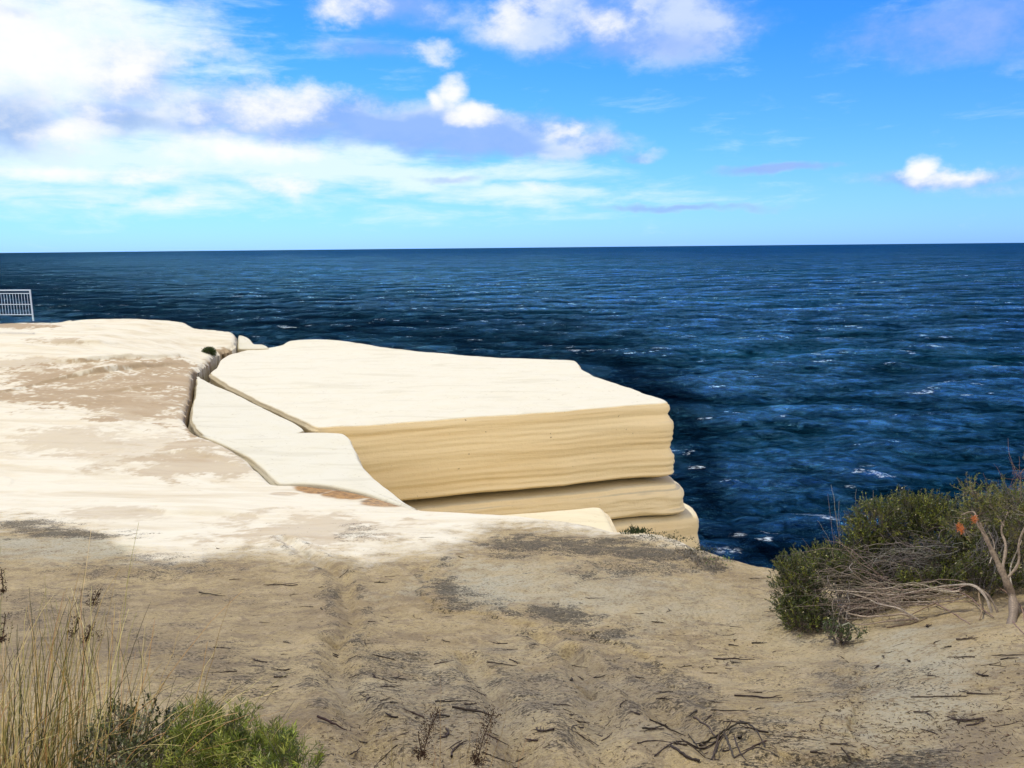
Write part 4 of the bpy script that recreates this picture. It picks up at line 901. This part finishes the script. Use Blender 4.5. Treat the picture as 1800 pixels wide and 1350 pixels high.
# 9. tall grass tussock, lower left
gb = gp(60, 1395, -.03)
def tussock():
    tips = []; B = gb
    def bp(px, py=1400): return gp(px, py, -.02)
    def far(px, py, Y): return P3(px, py, Y)
    named = [(160, 932, 130, 2.3), (244, 918, 155, 2.35), (237, 975, 150, 2.3), (95, 1045, 20, 2.1), (265, 1058, 130, 2.3), (425, 1040, 180, 2.3), (405, 1052, 300, 2.2), (205, 1010, 120, 2.2), (150, 1000, 110, 2.3), (365, 1128, 330, 2.1), (285, 1165, 215, 2.1), (350, 1192, 270, 2.0),
             (500, 1202, 340, 2.0), (528, 1232, 420, 2.0), (517, 1232, 400, 2.1), (548, 1263, 420, 2.1), (103, 1105, 90, 2.2), (55, 1095, 50, 2.2), (75, 1110, 70, 2.1), (22, 1090, 5, 2.2), (38, 1185, 35, 2.1), (230, 1180, 150, 2.1), (210, 1000, 110, 2.25), (185, 1110, 110, 2.2), (297, 1185, 260, 2.1), (310, 1190, 275, 2.15), (125, 1090, 100, 2.2), (2, 960, 2, 2.2), (8, 1000, -10, 2.2)]
    for (px, py, bx, Y) in named: tips.append((bp(bx, RNG.uniform(1370, 1440)), far(px, py, Y-.3), (RNG.normal()*.02-.012, 0, .02)))
    for _ in range(200):
        bx = RNG.normal()*75+75 if RNG.random() < .7 else RNG.uniform(-60, 260)
        top = 1000+abs(RNG.normal())*150+abs(bx-110)*.6; lean = RNG.normal()*45+10
        tips.append((bp(np.clip(bx, -150, 330), RNG.uniform(1365, 1450)), far(bx+lean, min(top, 1330), RNG.uniform(1.75, 2.15)), (RNG.normal()*.02, RNG.normal()*.02, .015)))
    for _ in range(90):
        bx = RNG.uniform(-20, 300); lean = RNG.uniform(60, 230)
        tips.append((bp(bx, RNG.uniform(1365, 1450)), far(bx+lean, RNG.uniform(1180, 1320), RNG.uniform(1.7, 2.1)), (RNG.normal()*.02-.02, 0, .04)))
    heads = [([far(2, 1000, 1.9), far(6, 1040, 1.9)], 45, .007), ([far(10, 1080, 1.9), far(4, 1125, 1.9)], 45, .007), ([far(172, 1040, 2.0), far(164, 1060, 2.0)], 40, .008), ([far(160, 1100, 2.0), far(152, 1125, 2.0)], 45, .0075), ([far(138, 1085, 2.0), far(130, 1115, 2.0)], 40, .008), ([far(168, 1110, 2.0), far(175, 1120, 2.0)], 10, .006)]
    return stalks('grass_tussock', 'tall straw-coloured grass tussock with dark seed heads in the lower left corner', 'grass', gb, tips, .0017, [(.70, .58, .27), (.60, .48, .22), (.26, .25, .09), (.10, .10, .04), (.82, .66, .36), (.52, .33, .13), (.36, .34, .12), (.13, .13, .05), (.07, .07, .03)], heads=heads)
tussock()
# 10. small-leaved shrub + feathery bright shrub
bush('small_leaved_shrub', 'low shrub with small rounded glossy leaves beside the grass tussock', 'shrub', gp(235, 1410, -.02), [(235, 1300, 1.95, .085, .1, .07), (190, 1330, 1.95, .07, .1, .06), (290, 1335, 1.9, .08, .1, .07), (240, 1370, 1.85, .13, .12, .06), (215, 1268, 1.98, .04, .05, .03), (280, 1280, 1.95, .03, .04, .025)], 40, 420, .0085, .0065, [(.08, .10, .03), (.14, .17, .06), (.26, .30, .17), (.04, .055, .02)], 12, .035, twig_r=.0012, limb_r=.004, flowers=0)
bush('feathery_shrub', 'low bright yellow-green shrub with feathery needle leaves at the bottom edge', 'shrub', gp(400, 1400, -.02), [(345, 1282, 1.95, .055, .07, .035), (400, 1305, 1.9, .07, .08, .035), (460, 1335, 1.85, .07, .08, .04), (350, 1330, 1.9, .09, .1, .06), (420, 1350, 1.85, .12, .1, .05), (500, 1345, 1.8, .05, .07, .035), (520, 1372, 1.8, .05, .06, .035)], 30, 560, .024, .0023, [(.15, .20, .03), (.23, .28, .04), (.07, .11, .02), (.34, .37, .08)], 22, .045, up=1.1, twig_r=.001, limb_r=.003)
# 11. stalks with seed heads at the bottom edge
def small_stalks(name, label, specs, heads):
    b_ = gp(specs[0][2], 1405, -.02); tips = [(gp(bx, 1395, -.02), P3(px, py, Y), (RNG.normal()*.006, 0, 0)) for (px, py, bx, Y) in specs]
    return stalks(name, label, 'grass', b_, tips, .0011, [(.45, .34, .15), (.2, .17, .08), (.5, .33, .17)], heads=[([P3(*q) for q in h[0]], h[1], h[2]) for h in heads])
small_stalks('seeding_grass', 'sparse grass stalks with one dark branched seed head at the bottom edge, left of the other', [(676, 1250, 690, 1.9), (773, 1175, 770, 1.9), (718, 1260, 700, 1.9), (690, 1300, 700, 1.9), (725, 1325, 720, 1.9), (640, 1330, 655, 1.9), (700, 1310, 695, 1.9), (768, 1300, 770, 1.9)],
             [([(770, 1250, 1.85), (755, 1285, 1.85), (742, 1330, 1.85)], 130, .008), ([(735, 1290, 1.85), (742, 1330, 1.85)], 20, .005)])
small_stalks('seeding_grass', 'clump of pale grass stalks around a dark branched seed head at the bottom edge, right of the other', [(892, 1241, 850, 1.9), (918, 1282, 885, 1.9), (930, 1292, 900, 1.9), (836, 1262, 820, 1.9), (870, 1240, 840, 1.9), (825, 1280, 820, 1.9), (898, 1300, 890, 1.9), (850, 1250, 835, 1.9), (795, 1330, 800, 1.9), (810, 1310, 812, 1.9), (912, 1310, 905, 1.9)],
             [([(868, 1250, 1.85), (852, 1290, 1.85), (838, 1340, 1.85)], 130, .008), ([(830, 1320, 1.85), (838, 1345, 1.85)], 16, .005)])
# 12. small plants out on the rock
def on_rock(px, py, zrel): q = np.array(_hit(px, py, zrel)); q[2] += CZ; return q
b12 = gp(1118, 939, -.02)
e = empty('cliff_edge_tuft', b12, 'tiny dark green tuft growing on the rim of the sandy ground below the banded block', 'plant')
lm = MB(); n = 160; lm.leaves(b12+RNG.normal(size=(n, 3))*[.06, .04, .01], RNG.normal(size=(n, 3))*.5+[0, 0, 1], RNG.uniform(.05, .10, n), .016, rc((.04, .06, .02), n, .4)); lm.build('foliage', LEAF, e, b12)
b13 = on_rock(368, 626, -3.95)
e = empty('crevice_shrub', b13, 'small round dark green shrub growing out of the crevice on the white rock', 'shrub')
lm = MB(); n = 2600; q = RNG.normal(size=(n, 3)); q /= np.linalg.norm(q, axis=1, keepdims=True); C = b13+[0, 0, .14]
lm.leaves(C+q*[.24, .24, .19]*RNG.uniform(.3, 1.05, (n, 1)), q+RNG.normal(size=(n, 3))*.5+[0, 0, .3], .06, .022, rc((.05, .075, .022), n, .5)); lm.build('foliage', LEAF, e, b13)
wm = MB()
for _ in range(14): wm.tube(curve(b13-[0, 0, .2], C+RNG.normal(size=3)*.12, (0, 0, 0), 6, .01), np.linspace(.01, .004, 6), 4, (.15, .12, .1))
wm.build('stems', BARK, e, b13)
def creeper(name, label, pts, n, col, h=.03):
    b_ = gp(*pts[0]); lm = MB()
    for _ in range(n):
        i = RNG.integers(len(pts)); c = gp(pts[i][0]+RNG.normal()*14, pts[i][1]+RNG.normal()*4); k = 10
        lm.leaves(c+RNG.normal(size=(k, 3))*[.03, .03, .004], RNG.normal(size=(k, 3))+[0, 0, .7], h*RNG.uniform(.5, 1, k), h*.3, rc(col, k, .4))
    o = lm.build(name, LEAF, None, b_); o.location = b_; return tag(o, label, kind='stuff')
creeper('creeping_plant', 'dark low creeping plant along the rim of the sandy ground right of the tiny tuft', [(1140, 941), (1165, 945), (1190, 952), (1215, 960), (1235, 968)], 60, (.035, .05, .02))
creeper('creeping_plant', 'small bright green creeping plant on the ground rim left of the thicket', [(1270, 987), (1265, 990)], 9, (.12, .2, .04), .03)
creeper('creeping_plant', 'greyish low growth on dark crust above the pale sand near the rim', [(1220, 985), (1240, 995), (1200, 975), (1255, 1000)], 60, (.10, .085, .06), .03)

# ------------------------------------------------------------------ twigs on the sand
def twig_mesh(L, r, nb, curv, col):
    mb = MB(); n = 9; t = np.linspace(-.5, .5, n); z = r+np.abs(RNG.normal(size=n))*r*.5
    P_ = np.stack([t*L, curv*L*(t*t-.1)+np.cumsum(RNG.normal(size=n))*L*.018, z], 1); mb.tube(P_, r*np.interp(t, [-.5, 0, .5], [1.1, .9, .35])*(1+RNG.normal(size=n)*.12), 6, col)
    for _ in range(nb):
        i = RNG.integers(2, 7); s = RNG.choice([-1, 1]); l2 = L*RNG.uniform(.15, .4)
        Q = curve(P_[i], P_[i]+np.array([l2*.7, s*l2*.6, r*RNG.uniform(0, 2.5)]), (0, 0, 0), 5, L*.006); mb.tube(Q, np.linspace(r*.6, r*.2, 5), 4, col)
    return mb
def place_twig(px, py, L, r, ang, nb, curv, label, group='dry twigs scattered on the sand', name='twig', cat='twig', mesh=None):
    p = gp(px, py); 
    if mesh is None:
        o = twig_mesh(L, r, nb, curv, rc((.04, .03, .024), 1, .35)[0]).build(name, BARK, None, None, True)
    else: o = mesh.copy(); sc.collection.objects.link(o); 
    e_ = .02; zx = float(ground_z(np.array([p[0]+e_]), np.array([p[1]]))[0]-ground_z(np.array([p[0]-e_]), np.array([p[1]]))[0])/(2*e_)
    zy = float(ground_z(np.array([p[0]]), np.array([p[1]+e_]))[0]-ground_z(np.array([p[0]]), np.array([p[1]-e_]))[0])/(2*e_)
    zx = np.clip(zx, -.5, .5); zy = np.clip(zy, -.5, .5)
    N = Vector((-zx, -zy, 1)).normalized(); o.rotation_mode = 'QUATERNION'
    from mathutils import Quaternion
    o.rotation_quaternion = Vector((0, 0, 1)).rotation_difference(N) @ Quaternion((0, 0, 1), ang); o.location = p
    tag(o, label, cat, group); return o
big = [(376, 1043, .28, .006, -.08, 1, .1, 'long thick dark stick lying on the sand, alone above the grass seed heads'),
       (495, 1025, .34, .0045, .1, 3, .3, 'long forked dark twig curving on the sand below the white rock'),
       (1290, 1168, .26, .006, -.1, 4, .1, 'forked brown stick lying left of the thicket'),
       (1332, 1233, .24, .006, -.55, 1, .15, 'thick bent stick with a pale broken end, on open sand at the right'),
       (1283, 1262, .17, .003, 0.0, 1, .1, 'thin straight twig just above the pile of dead branches'),
       (882, 1177, .18, .005, .12, 3, .05, 'dark stick with side stubs lying above the middle gully'),
       (1055, 1184, .16, .004, .02, 4, .05, 'bristly dark twig lying right of the middle gully'),
       (1020, 1171, .19, .0032, .05, 1, 0, 'straight thin dark twig just above the bristly one'),
       (1005, 1195, .09, .005, 1.3, 1, .4, 'short curled dark stick pointing towards the viewer in the middle gully'),
       (1172, 1278, .16, .006, -1.1, 1, .5, 'hooked black stick on the bare ground left of the branch pile'),
       (1148, 1290, .12, .005, .7, 1, .2, 'thick short black stick beside the hooked one'),
       (835, 1264, .20, .006, -.05, 3, .1, 'thick black stick at the bottom behind the seed heads'),
       (792, 1238, .19, .004, -.6, 1, .2, 'thin curved twig slanting above the left seed head'),
       (583, 1281, .13, .006, -.12, 1, .05, 'short thick charred stick right of the feathery shrub'),
       (590, 1143, .11, .006, -.05, 1, .05, 'short thick dark stick on the sand left of the dark crust'),
       (390, 1142, .10, .004, .35, 1, .1, 'small forked twig alone on the smooth sand above the feathery shrub'),
       (680, 1160, .18, .004, .02, 4, .1, 'bristly dark twig in the litter left of the middle'),
       (680, 1207, .20, .003, .6, 1, .1, 'long thin twig slanting up to the right in the litter'),
       (1660, 1230, .30, .004, .08, 2, .1, 'long grey-brown twig lying across the pale bank'),
       (750, 945, .20, .003, .3, 0, 0, 'straight thin twig on the pale rock behind the dark crust'),
       (1330, 1020, .30, .004, -.4, 2, .1, 'thin twig near the ground rim left of the thicket'),
       (1780, 1155, .22, .0035, -1.0, 1, .1, 'thin dark twig slanting down the bank at the right edge'),
       (1630, 1100, .12, .006, 1.2, 5, .3, 'dark ragged root clump on the bank below the bare branch'),
       (1700, 1128, .12, .005, -.8, 3, .2, 'small dark branched twig in the middle of the bank'),
       (1598, 1165, .07, .006, 1.4, 1, .1, 'short dark upright-lying stub low on the bank'),
       (1045, 1055, .20, .0035, -.6, 1, .3, 'curved twig on the pale crust near the ground rim'),
       (1335, 1135, .12, .005, 0.2, 4, .2, 'small black three-pronged twig at the left foot of the thicket'),
       (670, 1025, .14, .005, -.2, 5, .2, 'dark bristly twig left of the dark crust corner')]
for b_ in big: place_twig(b_[0], b_[1], b_[2]*.9, b_[3]*.75, *b_[4:7], b_[7])
protos = []
g1 = 'short dark dry twigs scattered over the sandy ground'; lab1 = 'short dark dry twig among many lying loose on the sandy ground'
regions = [(620, 1120, 700, 220, 95), (560, 960, 250, 140, 18), (330, 960, 260, 160, 12), (1100, 1030, 260, 120, 16), (1180, 1150, 280, 150, 14), (1450, 1130, 330, 180, 24), (1180, 1290, 350, 55, 12), (340, 1100, 260, 120, 8)]
for k in range(16): protos.append(None)
cnt = 0
for (x0, y0, ww, hh, n) in regions:
    for _ in range(n):
        px = RNG.uniform(x0, x0+ww); py = RNG.uniform(y0, y0+hh); k = RNG.integers(16); ang = RNG.normal()*1.0+(math.pi if RNG.random() < .5 else 0)
        if protos[k] is None: protos[k] = place_twig(px, py, RNG.uniform(.04, .12), RNG.uniform(.0014, .0034), ang, int(RNG.integers(0, 7)), RNG.uniform(-.6, .6), lab1, g1)
        else:
            o = place_twig(px, py, 0, 0, ang, 0, 0, lab1, g1, mesh=protos[k]); s_ = RNG.uniform(.5, 1.25); o.scale = (s_, s_, s_)
# branch pile
ground_sticks('branch_pile', 'tangled pile of dark dead branches at the bottom, right of the middle', 'branches',
    [([(1235, 1290), (1262, 1297, .02), (1290, 1300, .02), (1315, 1285, .01)], .004, .003), ([(1272, 1297, .02), (1280, 1320, .02), (1290, 1345)], .0045, .003), ([(1265, 1295, .02), (1255, 1325, .01), (1262, 1345)], .004, .002), ([(1200, 1305), (1240, 1300), (1275, 1298, .01)], .003, .003),
     ([(1300, 1310), (1312, 1296)], .005, .004), ([(1290, 1312, .02), (1300, 1335, .01), (1310, 1350)], .003, .002), ([(1205, 1290), (1240, 1302, .01), (1300, 1290)], .003, .0015), ([(1150, 1345), (1195, 1322, .01), (1240, 1330)], .0025, .0015), ([(1300, 1275), (1325, 1300, .01), (1345, 1335)], .003, .002), ([(1210, 1275), (1225, 1292, .01), (1240, 1320)], .002, .001), ([(1290, 1345), (1330, 1338, .01), (1370, 1345)], .003, .0015), ([(1250, 1345), (1265, 1310, .02), (1285, 1295, .03)], .003, .002), ([(1180, 1330), (1200, 1345), (1230, 1352)], .005, .004), ([(1120, 1325), (1150, 1318), (1190, 1325)], .003, .002), ([(1220, 1262), (1240, 1275), (1262, 1297)], .004, .003)], (.045, .034, .027))
# litter nobody could count
def litter():
    mb = MB(); base = gp(900, 1200)
    pts = []
    def add(n, x0, x1, y0, y1):
        for _ in range(n): pts.append((RNG.uniform(x0, x1), RNG.uniform(y0, y1)))
    add(2600, 560, 1300, 1090, 1350); add(300, 250, 700, 960, 1200); add(700, 1050, 1450, 1000, 1200); add(1500, 1350, 1800, 1120, 1350); add(160, 850, 1250, 945, 1000); add(160, 1300, 1650, 1120, 1240); add(90, 450, 650, 900, 980)
    for i in range(1800):
        pts.append((1500+RNG.normal()*110, 1270+RNG.normal()*50)) 
    for (px, py) in pts:
        q = ground_pt(px, min(py, 1355)); cl = float(vnoise(np.array([q[0]*5]), np.array([q[1]*5]), 3)[0])*.6+float(vnoise(np.array([q[0]*1.7]), np.array([q[1]*1.7]), 4)[0])*.6
        if RNG.random() > (cl-.35)*2.6: continue
        L = RNG.uniform(.35, 1.25)**2.2*.02; a = RNG.uniform(0, 6.28); L2 = L*RNG.uniform(.3, .6)
        u = np.array([math.cos(a), math.sin(a), RNG.normal()*.15]); 
        mb.tube([q-u*L*.5, q+[RNG.normal()*.002, RNG.normal()*.002, .002], q+u*L*.5], [.0008, RNG.uniform(.0007, .0017), .0005], 4, rc(((.05, .037, .027), (.10, .07, .045), (.035, .027, .02))[RNG.integers(3)], 1, .5)[0])
    V = np.concatenate(mb.V); # rest every bit on the detailed ground
    ids = np.repeat(np.arange(len(mb.V)), [len(v) for v in mb.V]); cen = np.array([v.mean(0) for v in mb.V])
    dz = ground_z(cen[:, 0], cen[:, 1])-cen[:, 2]+.0012; V[:, 2] += dz[ids]+CZ; mb.V = [V]
    o = mb.build('leaf_litter', BARK, None, base); o.location = base; tag(o, 'tiny dark bits of bark and leaf litter strewn over the sand', 'litter', kind='stuff')
litter()
